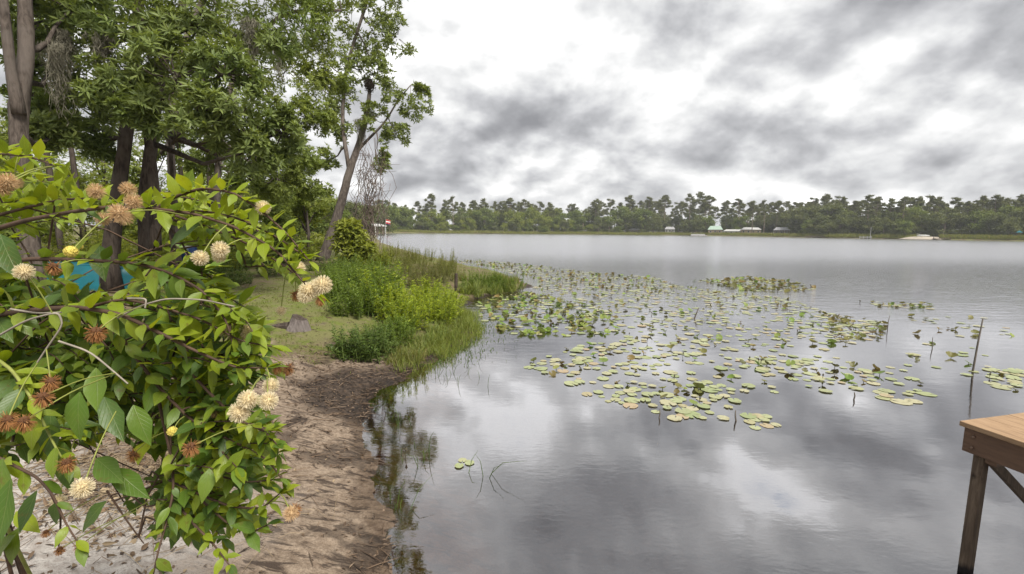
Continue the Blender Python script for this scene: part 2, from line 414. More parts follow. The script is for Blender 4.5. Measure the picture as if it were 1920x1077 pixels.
gl = t.n('ShaderNodeBsdfGlossy', i={0: (.95, .95, .97, 1), 1: t.math('ADD', .004, t.math('MULTIPLY', t.mapr(sp.outputs[1], 9, 60, 0, 1, True), .22)), 'Normal': bp})
tr = t.n('ShaderNodeBsdfTransparent', i={0: (.62, .47, .32, 1)})
finish(t, t.n('ShaderNodeMixShader', i={0: fac, 1: tr.outputs[0], 2: gl.outputs[0]}).outputs[0])
mb = MB(); mb.add([[-150, -40, 0], [330, -40, 0], [330, 430, 0], [-150, 430, 0]], None, [[0, 1, 2, 3]])
tag(link('lake_water', mb.mesh('lake_water', m_water)), 'dark still lake water mirroring the clouds', kind='structure')

# ------------------------------------------------------------------ far shore: houses, docks, boats
ORD = ['first', 'second', 'third', 'fourth', 'fifth', 'sixth', 'seventh', 'eighth', 'ninth', 'tenth', 'eleventh', 'twelfth', 'thirteenth', 'fourteenth',
       'fifteenth', 'sixteenth', 'seventeenth', 'eighteenth', 'nineteenth', 'twentieth'] + ['%dth' % k for k in range(21, 60)]
FS = np.array([far(*p) for p in FAR_SHORE]); FPX = np.array([p[0] for p in FAR_SHORE], float); FD = np.array([p[1] for p in FAR_SHORE], float)
def shore_d(px): return float(np.interp(px, FPX, FD))
def spot(px, back):
    """a point on the far land, some metres behind the waterline at that pixel column"""
    p = far(px, shore_d(px) + back); return np.array([p[0], p[1], max(gz(p[0], p[1]), .05)])
def face_cam(p): return math.atan2(-p[0], p[1]) * 1.0       # z rotation that turns local -Y towards the camera

m_white = plain('white_paint', (.42, .42, .41), .5, .08, 2)
m_tin = plain('pale_green_metal_roof', (.27, .35, .29), .45, .12, 1.5)
m_graytin = plain('grey_metal_roof', (.30, .30, .31), .45, .12, 1.5)
m_shingle = plain('dark_shingle', (.055, .05, .05), .9, .2, 3)
m_tanwall = plain('tan_wood_siding', (.32, .25, .18), .8, .15, 2)
m_brownwall = plain('brown_wood_siding', (.12, .085, .06), .85, .2, 2)
m_glassd = plain('dark_window_glass', (.02, .025, .03), .12, .1, 1, spec=.6)
m_teal = plain('teal_plastic', (.002, .115, .145), .38, .1, 3, spec=.45)
m_oldwood = plain('weathered_wood', (.16, .13, .10), .9, .3, 5, bump=.4, stretch=(1, 1, .2))
m_beach = plain('white_beach_sand', (.33, .29, .24), .95, .1, 1)

def house(name, px, back, w, d, hw, hr, mw, mr, label, cat='house', porch=False, nwin=3):
    p = spot(px, back); e = empty(name, p, label, cat); e.rotation_euler.z = face_cam(p)
    b = MB(); box(b, (-w / 2, -d / 2, -.3), (w / 2, d / 2, hw)); link('wall', b.mesh('wall', mw), e)
    o = .5; b = MB()
    V = [[-w / 2 - o, -d / 2 - o, hw], [w / 2 + o, -d / 2 - o, hw], [w / 2 + o, d / 2 + o, hw], [-w / 2 - o, d / 2 + o, hw], [-w / 2 + w * .12, 0, hw + hr], [w / 2 - w * .12, 0, hw + hr]]
    V2 = [[v[0], v[1], v[2] + .02 - .16 * (n < 4)] for n, v in enumerate(V)]
    b.add(V, [[0, 4, 3], [1, 2, 5]], [[0, 1, 5, 4], [2, 3, 4, 5]]); b.add([[v[0], v[1], v[2] - .15] for v in V[:4]], None, [[3, 2, 1, 0]])
    for q in range(4):
        a, c = V[q], V[(q + 1) % 4]; b.add([a, c, [c[0], c[1], c[2] - .15], [a[0], a[1], a[2] - .15]], None, [[3, 2, 1, 0]])
    link('roof', b.mesh('roof', mr), e)
    for q in range(nwin):
        x = -w / 2 + w * (q + .5) / nwin
        b = MB(); box(b, (-.55, -d / 2 - .05, hw * .38), (.55, -d / 2 + .02, hw * .8)); wn = link('window', b.mesh('window', m_white), e, (x, 0, 0))
        b = MB(); box(b, (-.45, -d / 2 - .07, hw * .42), (.45, -d / 2 - .03, hw * .76)); link('pane', b.mesh('pane', m_glassd), wn)
    b = MB(); box(b, (-.5, -d / 2 - .06, 0), (.5, -d / 2 + .02, min(2.1, hw * .85))); link('door', b.mesh('door', m_oldwood), e, (w * .5 / nwin if nwin > 1 else w * .3, -.03, 0))
    if porch:
        for q in range(4):
            b = MB(); box(b, (-.09, -.09, -.3), (.09, .09, hw - .1)); link('porch_post', b.mesh('porch_post', m_white), e, (-w / 2 + w * q / 3, -d / 2 - 2.2, 0))
        b = MB(); box(b, (-w / 2 - .3, -d / 2 - 2.6, hw - .12), (w / 2 + .3, -d / 2 - .55, hw + .02)); link('porch_roof', b.mesh('porch_roof', mr), e)
    return e
house('lake_house', 1190, 14, 8, 6, 2.6, 1.6, m_brownwall, m_white, 'low white-roofed lake house half hidden behind shoreline bushes')
house('lake_house', 1256, 24, 7, 6, 3.4, 2.0, m_white, m_graytin, 'small white house among pines, left of the moored pontoon boat')
house('cabin', 1341, 7, 9, 7, 3.4, 2.6, m_tanwall, m_tin, 'tan wooden cabin with a pale green metal roof at waterside', 'cabin', nwin=3)
house('lake_house', 1376, 20, 13, 6, 2.3, 1.2, m_white, m_white, 'long low white house right of the green-roofed cabin', nwin=4)
house('lake_house', 1408, 22, 12, 7, 3.4, 1.5, m_tanwall, m_white, 'cream house with a white roof seen between pine trunks', nwin=4)
house('lake_house', 1466, 14, 8.5, 6, 3.2, 1.7, m_brownwall, m_graytin, 'dark brown house with a grey metal roof above the lawn', porch=True)
house('lake_house', 1593, 22, 6, 5, 3.0, 1.6, m_brownwall, m_white, 'small house with a white roof in shade behind the trees')
house('lake_house', 1803, 14, 7, 5, 2.5, 1.5, m_brownwall, m_white, 'white gabled house under oaks, the left of two neighbours')
house('lake_house', 1832, 16, 9, 6, 2.3, 1.4, m_brownwall, m_graytin, 'dark-walled house with a pale roof under oaks near picture right', porch=True)

def pontoon(px, off, label, w=13):
    p = far(px, shore_d(px) - off); p = np.array([p[0], p[1], 0.0]); e = empty('pontoon_boat', p, label, 'boat'); e.rotation_euler.z = face_cam(p) + .1
    for s in (-1, 1):
        b = MB(); tube(b, [[-w / 2, 0, .1], [-w / 2 + .4, 0, .1], [w / 2 - 1.2, 0, .1], [w / 2, 0, .35]], [.25, .32, .32, .08], 8); link('pontoon', b.mesh('pontoon', m_white, True), e, (0, s * .9, 0))
    b = MB(); box(b, (-w / 2, -1.2, .42), (w / 2 - .6, 1.2, .52)); link('deck', b.mesh('deck', m_oldwood), e)
    for s in (-1, 1):
        b = MB(); box(b, (-w / 2 + .3, -.03, .56), (w / 2 - 1.6, .03, 1.2)); link('railing', b.mesh('railing', m_white), e, (0, s * 1.15, 0))
    for x in (-w * .3, w * .12):
        for s in (-1, 1):
            b = MB(); box(b, (-.03, -.03, .5), (.03, .03, 2.5)); link('canopy_pole', b.mesh('canopy_pole', m_graytin), e, (x, s * 1.08, 0))
    b = MB(); box(b, (-w * .33, -1.2, 2.5), (w * .15, 1.2, 2.62)); link('canopy', b.mesh('canopy', m_brownwall), e)
    for x in (-w * .2, w * .05):
        b = MB(); bevel_box(b, (-.5, -.6, .54), (.5, .6, 1.0), .08); link('seat', b.mesh('seat', m_white), e, (x, 0, 0))
    return e
pontoon(1311, 2.5, 'white pontoon boat moored by the green-roofed cabin', 11)

def far_dock(px, L, label, pole=0, mat=m_white):
    p = far(px, shore_d(px) - 1.0); p = np.array([p[0], p[1], 0.0]); e = empty('boat_dock', p, label, 'dock'); e.rotation_euler.z = face_cam(p)
    b = MB(); box(b, (-L / 2, -1.2, .55), (L / 2, 1.2, .7)); link('deck', b.mesh('deck', mat), e)
    for x in np.linspace(-L / 2 + .2, L / 2 - .2, 4):
        for s in (-1, 1):
            b = MB(); box(b, (-.1, -.1, -1.2), (.1, .1, 1.3)); link('post', b.mesh('post', mat), e, (x, s * 1.05, 0))
    b = MB(); box(b, (-L / 2 + .2, -.04, 1.08), (L / 2 - .2, .04, 1.18)); link('handrail', b.mesh('handrail', mat), e, (0, -1.18, 0))
    if pole:
        b = MB(); tube(b, [[L * .38, 0, 0], [L * .38, 0, pole]], [.09, .06], 8); link('pole', b.mesh('pole', m_white), e)
    return e
far_dock(1624, 5, 'small white dock with a tall pole on the far shore', 6.0)
far_dock(1528, 8, 'low weathered dock at the end of the far lawn', 0, m_oldwood)
far_dock(1768, 6, 'low brown dock right of the sandy beach', 0, m_brownwall)

p = spot(1733, 1.0); b = MB()
th = np.linspace(0, 2 * math.pi, 26, endpoint=False); ring = np.stack([9 * np.cos(th), 3.4 * np.sin(th) * (1 + .15 * np.sin(3 * th)), np.zeros(26)], 1)
b.add(np.concatenate([ring + [0, 0, -.25], ring * .55 + [0, .6, .95], [[0, .8, 1.1]]]), [[26 + q, 26 + (q + 1) % 26, 52] for q in range(26)], [[q, (q + 1) % 26, 26 + (q + 1) % 26, 26 + q] for q in range(26)])
o = link('beach', b.mesh('beach', m_beach, True), None, p); o.rotation_euler.z = face_cam(p); tag(o, 'small pale sand beach on the far shore', kind='structure')
def hull(name, L, W, Hh, mat):
    b = MB(); N = 15; R = 7; V = []
    for k in range(N):
        t_ = -1 + 2 * k / (N - 1); wd = W / 2 * max(.03, (1 - abs(t_) ** 2.6)); hz = Hh * (1 - .25 * abs(t_) ** 3)
        for q in range(R):
            a = math.pi * q / (R - 1); V.append([t_ * L / 2, wd * math.cos(a), hz * math.sin(a) ** .7])
    Q = [[k * R + q, k * R + q + 1, (k + 1) * R + q + 1, (k + 1) * R + q] for k in range(N - 1) for q in range(R - 1)]
    b.add(V, None, Q); return b.mesh(name, mat, True)
def small_boat(name, p, rz, L, W, Hh, mat, label):
    e = empty(name, p, label, 'boat'); e.rotation_euler.z = rz
    link('hull', hull('hull', L, W, Hh, mat), e)
    b = MB(); tube(b, [[-L / 2, 0, .03], [-L / 4, 0, Hh * .98 + .02], [L / 4, 0, Hh * .98 + .02], [L / 2, 0, .03]], .03, 6); link('keel', b.mesh('keel', mat), e)
    b = MB()
    for s in (-1, 1): tube(b, [[x * L / 2, s * W / 2 * max(.03, 1 - abs(x) ** 2.6), .03] for x in np.linspace(-1, 1, 13)], .035, 6)
    link('gunwale', b.mesh('gunwale', m_graytin), e)
    return e
p = spot(1731, 4.0); small_boat('rowing_boat', p + [0, 0, .7], face_cam(p), 5.0, 1.5, .6, m_white, 'white rowing boat turned over on the sand beach')
p = spot(1912, 3.0); e = empty('slide_tower', p, 'teal slide and tower at the water edge, picture right', 'slide'); e.rotation_euler.z = face_cam(p)
for x in (-.7, .7):
    for y in (-.6, .6):
        b = MB(); box(b, (-.08, -.08, -.3), (.08, .08, 2.6)); link('post', b.mesh('post', m_oldwood), e, (x, y, 0))
b = MB(); box(b, (-.8, -.7, 1.5), (.8, .7, 1.6)); link('platform', b.mesh('platform', m_oldwood), e)
b = MB(); b.add([[-1, -.9, 2.6], [1, -.9, 2.6], [1, .9, 2.6], [-1, .9, 2.6], [0, 0, 3.5]], [[0, 1, 4], [1, 2, 4], [2, 3, 4], [3, 0, 4]], [[3, 2, 1, 0]]); link('roof', b.mesh('roof', m_teal), e)
b = MB(); b.add([[-1.1, -.35, 1.55], [-1.1, .35, 1.55], [-3.2, .35, .1], [-3.2, -.35, .1], [-1.1, -.35, 1.8], [-1.1, .35, 1.8], [-3.2, .35, .35], [-3.2, -.35, .35]], None, [[0, 1, 2, 3], [0, 3, 7, 4], [1, 5, 6, 2], [3, 2, 6, 7]]); link('slide', b.mesh('slide', m_teal), e)

# boathouse with a flag, on the left shore
p = np.array([*far(693, 196), 0.0]); e = empty('boathouse', p, 'open boathouse with a flat white roof, behind hanging vines', 'boathouse'); e.rotation_euler.z = face_cam(p) + .12
b = MB(); V = [[-6.5, -3.2, 4.2], [6.5, -3.2, 4.0], [6.5, 3.2, 4.0], [-6.5, 3.2, 4.2], [-4.8, 0, 5.1], [4.8, 0, 4.9]]
b.add(V, [[0, 4, 3], [1, 2, 5]], [[0, 1, 5, 4], [2, 3, 4, 5], [3, 2, 1, 0]]); link('roof', b.mesh('roof', m_white), e)
b = MB(); box(b, (-6.6, -3.35, 3.8), (6.6, -3.22, 4.22)); link('fascia', b.mesh('fascia', m_white), e)
for x in (-6, -2, 2, 6):
    for y in (-2.9, 2.9):
        b = MB(); box(b, (-.14, -.14, -1.5), (.14, .14, 4.05)); link('post', b.mesh('post', m_white if y < 0 else m_oldwood), e, (x, y, 0))
b = MB(); box(b, (-6.3, -3.1, .8), (6.3, 3.1, 1.0)); link('deck', b.mesh('deck', m_oldwood), e)
b = MB(); box(b, (-6, 2.4, 1.0), (2, 2.6, 3.0)); link('back_wall', b.mesh('back_wall', m_brownwall), e)
m_red = plain('red_flag_cloth', (.45, .03, .03), .8, .1, 2); m_flagw = plain('white_flag_cloth', (.75, .74, .72), .8, .05, 2); m_navy = plain('dark_flag_cloth', (.03, .03, .07), .8, .1, 2)
p2 = p + np.array([7.6, -2.5, 0]); e = empty('flag', p2, 'small red and white flag flying at the boathouse end', 'flag')
b = MB(); tube(b, [[0, 0, 0], [0, 0, 6.8]], [.06, .04], 8); link('flagpole', b.mesh('flagpole', m_white), e)
for nm, mt, z0, z1 in (('stripe', m_red, 6.1, 6.7), ('stripe', m_flagw, 5.55, 6.1), ('stripe', m_red, 5.0, 5.55), ('stripe', m_navy, 4.6, 5.0)):
    b = MB(); X = np.linspace(.05, 1.9, 9); yy = .12 * np.sin(X * 4)
    V = np.concatenate([np.stack([X, yy, z0 - X * .18], 1), np.stack([X, yy, z1 - X * .18], 1)]); b.add(V, None, [[q, q + 1, q + 10, q + 9] for q in range(8)])
    so = link(nm, b.mesh(nm, mt, True), e); md = so.modifiers.new('thick', 'SOLIDIFY'); md.thickness = .01

# ------------------------------------------------------------------ far shore: trees
m_pineb = bark_mat('pine_bark', (.10, .075, .06), (.24, .19, .155), 4)
m_needle = leaf_mat('pine_needles', [(.090, .108, .034), (.125, .138, .046), (.150, .155, .060), (.105, .120, .044)], .32, .6, .2, patch=(.3, (.8, .82, .85)))
m_green = leaf_mat('far_green_leaves', [(.110, .150, .030), (.150, .190, .040), (.185, .215, .052), (.125, .160, .034)], .38, .55, .2, patch=(.25, (.66, .74, .74)))
m_dull = leaf_mat('far_grey_green_leaves', [(.100, .125, .040), (.135, .152, .050), (.160, .170, .066)], .33, .55, .2, patch=(.25, (.66, .72, .76)))
m_lime = leaf_mat('far_yellow_green_leaves', [(.165, .200, .032), (.210, .245, .040), (.240, .255, .056)], .42, .55, .2, patch=(.3, (.7, .78, .7)))

def clump_leaves(mb, C, R, n, size, flat=1.0, hi=False, up=.4, mi=0, aspect=.5):
    """leaf-sized faces through an ellipsoid, denser to the shell"""
    d = rdir(n); r = np.minimum(np.abs(rng.normal(0, .62, n)) + .12, 1.5)
    p = C + d * r[:, None] * R * np.array([1, 1, flat])
    D = unit(rdir(n) + d * .7 + [0, 0, up * .3]); N = unit(rdir(n) * .7 + np.array([0, 0, 1.0]) * up + d * .4)
    s = size * rng.uniform(.6, 1.35, n)
    mb.add(*leaf_verts(p - D * s[:, None] * .5, D, N, s, s * aspect, .1, .12, hi), mi=mi)
def pine_template(seed):
    global rng
    keep = rng; rng = np.random.default_rng(seed)
    Ht = 20.0; bend = rng.normal(0, .5, 2)
    pts = [[bend[0] * (q / 9) ** 2, bend[1] * (q / 9) ** 2, Ht * .97 * q / 9] for q in range(10)]
    tr_ = MB(); tube(tr_, pts, np.linspace(.27, .07, 10), 7)
    cr = MB(); K = rng.integers(17, 25); base = rng.uniform(.50, .62)
    for q in range(K):
        f = base + (1 - base) * (q + rng.random()) / K
        a = rng.random() * 6.28; spread = (1.1 + 3.0 * (1 - (f - base) / (1 - base)) ** .8) * rng.uniform(.45, 1.15)
        ax = np.array([bend[0] * f * f, bend[1] * f * f, Ht * f])
        c = ax + [math.cos(a) * spread, math.sin(a) * spread, rng.uniform(.1, 1.0)]
        if f > .93: c = ax + [rng.normal(0, .6), rng.normal(0, .6), .6]
        tube(tr_, [ax - [0, 0, .3], (ax + c) / 2 + [0, 0, -.15], c], [.09, .06, .03], 5)
        R = rng.uniform(.6, 1.45)
        clump_leaves(cr, c, R, int(210 * R), .5, .7, up=.5, aspect=.42)
        for _ in range(3):
            c2 = c + rdir(1)[0] * [R, R, R * .45]; clump_leaves(cr, c2, R * .5, 90, .5, .6, up=.5, aspect=.42)
    rng = keep
    return tr_.mesh('trunk', m_pineb, True), cr
def broad_template(seed, wide=1.0):
    global rng
    keep = rng; rng = np.random.default_rng(seed)
    tr_ = MB(); pts = [[.15 * math.sin(q), .1 * math.cos(q * 1.7), 10 * .6 * q / 6] for q in range(7)]
    tube(tr_, pts, np.linspace(.28, .12, 7), 7)
    cr = MB()
    for q in range(rng.integers(19, 25)):
        z = rng.uniform(1.6, 9.0); prof = math.sin(math.pi * min(1, (z - .2) / 10.4)) ** .6
        a = rng.random() * 6.28; rr = prof * 3.0 * wide * rng.random() ** .5
        c = np.array([rr * math.cos(a), rr * math.sin(a), z]); R = rng.uniform(.9, 1.7)
        tube(tr_, [[0, 0, max(.8, z - 2.2)], c * [.6, .6, 1] - [0, 0, .4], c], [.1, .06, .03], 5)
        clump_leaves(cr, c, R, int(330 * R), .46, .85, up=.5, aspect=.55)
    rng = keep
    return tr_.mesh('trunk', m_pineb, True), cr
PINES = []
for s in range(7):
    a, c_ = pine_template(100 + s); PINES.append((a, c_.mesh('crown', m_needle)))
BROAD = []
for s in range(8):
    a, c_ = broad_template(200 + s, 1 + .25 * (s % 3)); BROAD.append((a, [c_.mesh('crown', m) for m in (m_green, m_dull, m_lime)]))

LMARK = [(693, 'boathouse'), (1190, 'white-roofed lake house'), (1341, 'green-roofed cabin'), (1466, 'dark brown house'), (1624, 'pole dock'), (1733, 'sand beach'), (1818, 'two oak-shaded houses')]
far_things = []
def far_tree(kind, px, back, ytop, var, hmin=4.0):
    p = spot(px, back); hor = 432.5 + (px - 960) * math.tan(ROLL)
    Ht = max(hmin, (hor - ytop) / F * (shore_d(px) + back) + CAM[2] - p[2])
    if kind == 'pine':
        tr_, cr = PINES[var % len(PINES)]; s = Ht / 20.5; name = 'pine_tree'
    else:
        tr_, crs = BROAD[var % len(BROAD)]; s = Ht / 10.0; cr = crs[{'green': 0, 'dull': 1, 'lime': 2}[kind]]; name = 'broadleaf_tree' if Ht > 7 else 'shrub'
    e = empty(name, p - [0, 0, .1]); e.rotation_euler.z = random.random() * 6.28
    sx = s * random.uniform(.9, 1.2) if kind == 'pine' else s * random.uniform(.9, 1.35); e.scale = (sx, sx, s)
    if kind != 'pine' and Ht < 7: e.scale = (s * 1.5, s * 1.5, s)
    link('trunk', tr_, e); link('crown', cr, e)
    far_things.append((px, kind, name, Ht, e)); return e
for q, (px, y) in enumerate([(726, 378), (808, 366), (850, 371), (886, 379), (905, 374), (955, 373), (985, 376), (1030, 382), (1115, 376), (1145, 375), (1180, 370), (1215, 371), (1245, 368), (1292, 366),
                             (1310, 363), (1328, 369), (1385, 375), (1410, 380), (1432, 384), (1455, 378), (1490, 381), (1512, 381), (1545, 368), (1572, 370), (1596, 380), (1625, 368), (1640, 371), (1665, 374),
                             (1690, 372), (1712, 372), (1735, 369), (1755, 373), (1785, 372), (1812, 379), (1838, 370), (1862, 369), (1890, 374), (1912, 366), (1935, 365), (1960, 370), (1990, 368)]):
    far_tree('pine', px, random.uniform(12, 40), y, q)
for q in range(110):                                                  # pines further back fill the skyline
    px = 705 + q * 12 + random.uniform(-7, 7); far_tree('pine', px, random.uniform(38, 85), random.uniform(376, 396) - (4 if px > 1500 else 0), q * 3 + 1)
for q in range(118):                                                  # broadleaf belt
    px = 702 + q * 10.6 + random.uniform(-6, 6)
    if 1325 < px < 1350: continue
    openb = 1230 < px < 1330 or 1355 < px < 1480
    kind = random.choice(['green', 'lime', 'lime', 'dull'] if px < 1080 else ['dull', 'dull', 'green'])
    far_tree(kind, px, random.uniform(28, 45) if openb else random.uniform(10, 26), random.uniform(384, 408) if not openb else random.uniform(396, 412), q)
for q in range(76):                                                  # lower growth at the water
    px = 722 + q * 16 + random.uniform(-9, 9)
    if any(a < px < b_ for a, b_ in ((1165, 1205), (1225, 1500), (1570, 1640), (1700, 1780), (1790, 1850), (1895, 1930))): continue
    far_tree(random.choice(['green', 'dull', 'lime', 'green'] if px < 1150 else ['dull', 'green', 'dull']), px, random.uniform(4, 8), random.uniform(405, 424), q + 3, 1.5)
for px, y, bk, kd in [(738, 383, 14, 'green'), (760, 390, 12, 'green'), (1305, 404, 9, 'dull'), (1322, 402, 12, 'green'), (1290, 410, 8, 'dull'), (1540, 405, 8, 'dull'), (1575, 398, 9, 'dull'), (1660, 408, 8, 'dull'),
                      (1690, 410, 9, 'dull'), (1870, 400, 8, 'dull'), (1900, 395, 14, 'dull'), (1940, 390, 10, 'dull')]:
    far_tree(kd, px, bk, y, int(px))
# left shore beyond the point: wood leading back to the boathouse
for q, (px, d, y, kd) in enumerate([(612, 60, 372, 'lime'), (585, 55, 350, 'green'), (640, 95, 385, 'green'), (655, 130, 380, 'dull'), (672, 170, 385, 'green'), (630, 150, 376, 'dull'), (600, 110, 365, 'green'), (560, 80, 350, 'lime'),
                                    (690, 225, 388, 'green'), (708, 240, 384, 'dull'), (722, 262, 380, 'green'), (664, 230, 380, 'dull'), (540, 60, 340, 'green'), (500, 70, 350, 'dull'), (460, 62, 345, 'green')]):
    r = ray(px, 432); x, yy = r[0] / r[1] * d, d; p = np.array([x, yy, max(gz(x, yy), 0)])
    Ht = (431 - y) / F * d + 2.6 - p[2]; tr_, crs = BROAD[q % 8]; e = empty('broadleaf_tree', p - [0, 0, .1]); s = Ht / 10
    e.scale = (s * 1.15, s * 1.15, s); e.rotation_euler.z = q
    link('trunk', tr_, e); link('crown', crs[{'green': 0, 'dull': 1, 'lime': 2}[kd]], e)
    far_things.append((px, kd, 'left', Ht, e))
cnt = {}
DESC = {'pine': 'tall bare-trunked pine', 'green': 'green leafy tree', 'dull': 'grey-green leafy tree', 'lime': 'yellow-green leafy tree'}
for px, kind, name, Ht, e in sorted(far_things, key=lambda v: v[0]):
    if name == 'left':
        k = ('left', kind); cnt[k] = cnt.get(k, 0) + 1
        tag(e, f'{DESC[kind]} on the left shore, {ORD[cnt[k] - 1]} of its colour leading to the boathouse', 'tree', 'trees on the left shore'); continue
    lm = [v for v in LMARK if v[0] <= px][-1]
    what = DESC[kind] if name != 'shrub' else DESC[kind].replace('leafy tree', 'shrub'); nn = what.split()[-1]
    k = (what, lm[1]); cnt[k] = cnt.get(k, 0) + 1
    tag(e, f'{what} on far shore, {ORD[cnt[k] - 1]} such {nn} right of the {lm[1]}', nn if nn == 'shrub' else 'tree', {'pine': 'pines on the far shore'}.get(kind, 'shrubs at the far waterline' if name == 'shrub' else 'broadleaf trees on the far shore'))

# reeds and rough grass along the far waterline
m_reed = leaf_mat('reed_blades', [(.16, .19, .035), (.21, .23, .045), (.24, .22, .07), (.13, .17, .03)], .35, .6, .2)
mb = MB(); n = 26000
px = rng.uniform(700, 1960, n); dd = np.interp(px, FPX, FD); off = rng.gamma(1.6, 1.5, n) - .9
r_ = np.array([[(x - 960) / F] for x in px])[:, 0]; X = r_ * (dd + off) * 1.0; Y = dd + off
keep = ~((px > 1712) & (px < 1756)); X, Y = X[keep], Y[keep]
Z = np.maximum(height(X, Y), -.1); n = len(X)
mb.add(*leaf_verts(np.stack([X, Y, Z], 1), np.stack([rng.normal(0, .25, n), rng.normal(0, .25, n), np.ones(n)], 1), rdir(n) * [1, 1, .1], rng.uniform(.7, 2.2, n), rng.uniform(.12, .3, n), .1, .1, False))
tag(link('reeds', mb.mesh('reeds', m_reed)), 'yellow-green reeds and rough grass along the far waterline', 'reeds', kind='stuff')

# ------------------------------------------------------------------ trees on the near bank
m_oakbark = bark_mat('grey_brown_bark', (.040, .032, .028), (.15, .125, .108), 13)
m_darkbark = bark_mat('dark_bark', (.024, .018, .015), (.085, .067, .055), 13)
m_midbark = bark_mat('brown_bark', (.032, .025, .021), (.115, .094, .080), 13)
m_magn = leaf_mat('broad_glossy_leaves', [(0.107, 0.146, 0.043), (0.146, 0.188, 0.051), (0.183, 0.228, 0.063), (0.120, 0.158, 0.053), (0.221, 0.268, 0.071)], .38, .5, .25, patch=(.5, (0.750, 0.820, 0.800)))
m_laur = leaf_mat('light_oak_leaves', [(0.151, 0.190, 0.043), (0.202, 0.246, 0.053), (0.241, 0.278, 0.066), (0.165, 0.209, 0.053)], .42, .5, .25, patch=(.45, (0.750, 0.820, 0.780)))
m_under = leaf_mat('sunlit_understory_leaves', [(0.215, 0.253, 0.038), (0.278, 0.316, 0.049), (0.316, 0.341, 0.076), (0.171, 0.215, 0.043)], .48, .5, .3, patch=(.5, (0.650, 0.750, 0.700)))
m_sparse = leaf_mat('bay_leaves', [(0.127, 0.165, 0.049), (0.171, 0.212, 0.059), (0.215, 0.260, 0.068), (0.139, 0.177, 0.055)], .4, .5, .25)
m_moss = leaf_mat('grey_moss', [(.16, .15, .115), (.21, .195, .15), (.12, .115, .085)], .2, .9, .1, tcol=(1, 1, .9))
m_vine = plain('dead_vine', (.13, .10, .085), .95, .3, 9)

def whorls(mb, P, A, k, L, W, open_=1.1, droop=.15, hi=True, mi=0):
    """rosettes of k leaves round an axis A at each point P"""
    n = len(P); A = unit(A); t1 = unit(np.cross(A, rdir(n))); t2 = np.cross(A, t1)
    for q in range(k):
        a = 2 * math.pi * q / k + rng.normal(0, .3, n); o = open_ * rng.uniform(.55, 1.25, n)
        rad_ = np.cos(a)[:, None] * t1 + np.sin(a)[:, None] * t2
        D = A * np.cos(o)[:, None] + rad_ * np.sin(o)[:, None]
        N = A * np.sin(o)[:, None] - rad_ * np.cos(o)[:, None] + .25 * rdir(n)
        l = L * rng.uniform(.65, 1.2, n)
        mb.add(*leaf_verts(P + rad_ * .01, D, N, l, l * W, rng.uniform(0, droop * 2, n), .18, hi), mi=mi)

def bank_tree(name, label, group, stems, lobes, mbark, mleaf, L, W, k=7, per=60, hi=True, open_=1.15, depth=.8, sub=11, twig=True, subr=.36):
    """stems: list of [(px,py,d,r)...]; lobes: (px,py,d,radius_px,stem index, point index)"""
    S = []
    for st in stems:
        P = np.array([at(x, y, d) for x, y, d, r in st]); R = np.array([r for *_, r in st])
        # resample smoothly
        tt = np.linspace(0, len(P) - 1, 4 * (len(P) - 1) + 1)
        Pi = np.stack([np.interp(tt, np.arange(len(P)), P[:, a]) for a in range(3)], 1)
        for _ in range(2): Pi[1:-1] = (Pi[:-2] + 2 * Pi[1:-1] + Pi[2:]) / 4
        S.append((Pi, np.interp(tt, np.arange(len(P)), R) * .80))
    base = S[0][0][0].copy(); base[2] = gz(base[0], base[1]) - .15
    e = empty(name, base, label, 'tree', group)
    for q, (Pi, Ri) in enumerate(S):
        b = MB(); Pi = Pi.copy()
        if q == 0 or Pi[0][2] < 1.6:
            foot = Pi[0].copy(); foot[2] = gz(foot[0], foot[1]) - .15
            if foot[2] < Pi[0][2] - .1: Pi = np.concatenate([[foot], Pi]); Ri = np.concatenate([[Ri[0] * 1.35], Ri])
            else: Ri = Ri.copy(); Ri[0] *= 1.3
        tube(b, Pi, Ri, 11, wob=.05); link('trunk', b.mesh('trunk', mbark, True, base), e)
    cr = MB()
    for (px, py, d, rp, si, f) in lobes:
        C = at(px, py, d); R = rp * d / F
        Pi, Ri = S[si]; k0 = int(f * (len(Pi) - 1)); a = Pi[k0]
        mid = (a + C) / 2 + [0, 0, -.12 * np.linalg.norm(C - a)] + rdir(1)[0] * .1
        r0 = min(Ri[k0] * .6, .12); br = MB()
        tube(br, [a, (a + mid) / 2 + rdir(1)[0] * .06, mid, (mid + C) / 2 + rdir(1)[0] * .06, C], [r0, r0 * .8, r0 * .6, r0 * .45, r0 * .3], 6)
        for _ in range(sub):
            dd = rdir(1)[0]; c = C + dd * R * (rng.random() ** .4) * .95 * np.array([1, depth, 1]); rs = R * subr * rng.uniform(.6, 1.2)
            if twig: tube(br, [C + (c - C) * .15, (C + c) / 2 + rdir(1)[0] * R * .08 - [0, 0, .03], c], [r0 * .3, r0 * .2, r0 * .1], 4, cap=False)
            n = max(6, int(per * rng.uniform(.6, 1.3)))
            v = rdir(n); P = c + v * (rng.random(n) ** .4)[:, None] * rs
            A = unit(v * .6 + np.array([0, 0, .55]) + rdir(n) * .45 + unit(c - C) * .25)
            whorls(cr, P, A, k, L, W, open_, hi=hi)
        link('branch', br.mesh('branch', mbark, True, base), e)
    tag(link('crown', cr.mesh('crown', mleaf, False, base), e), kind='stuff')
    return e
random.seed(3)
BANK = 'trees on the near bank'
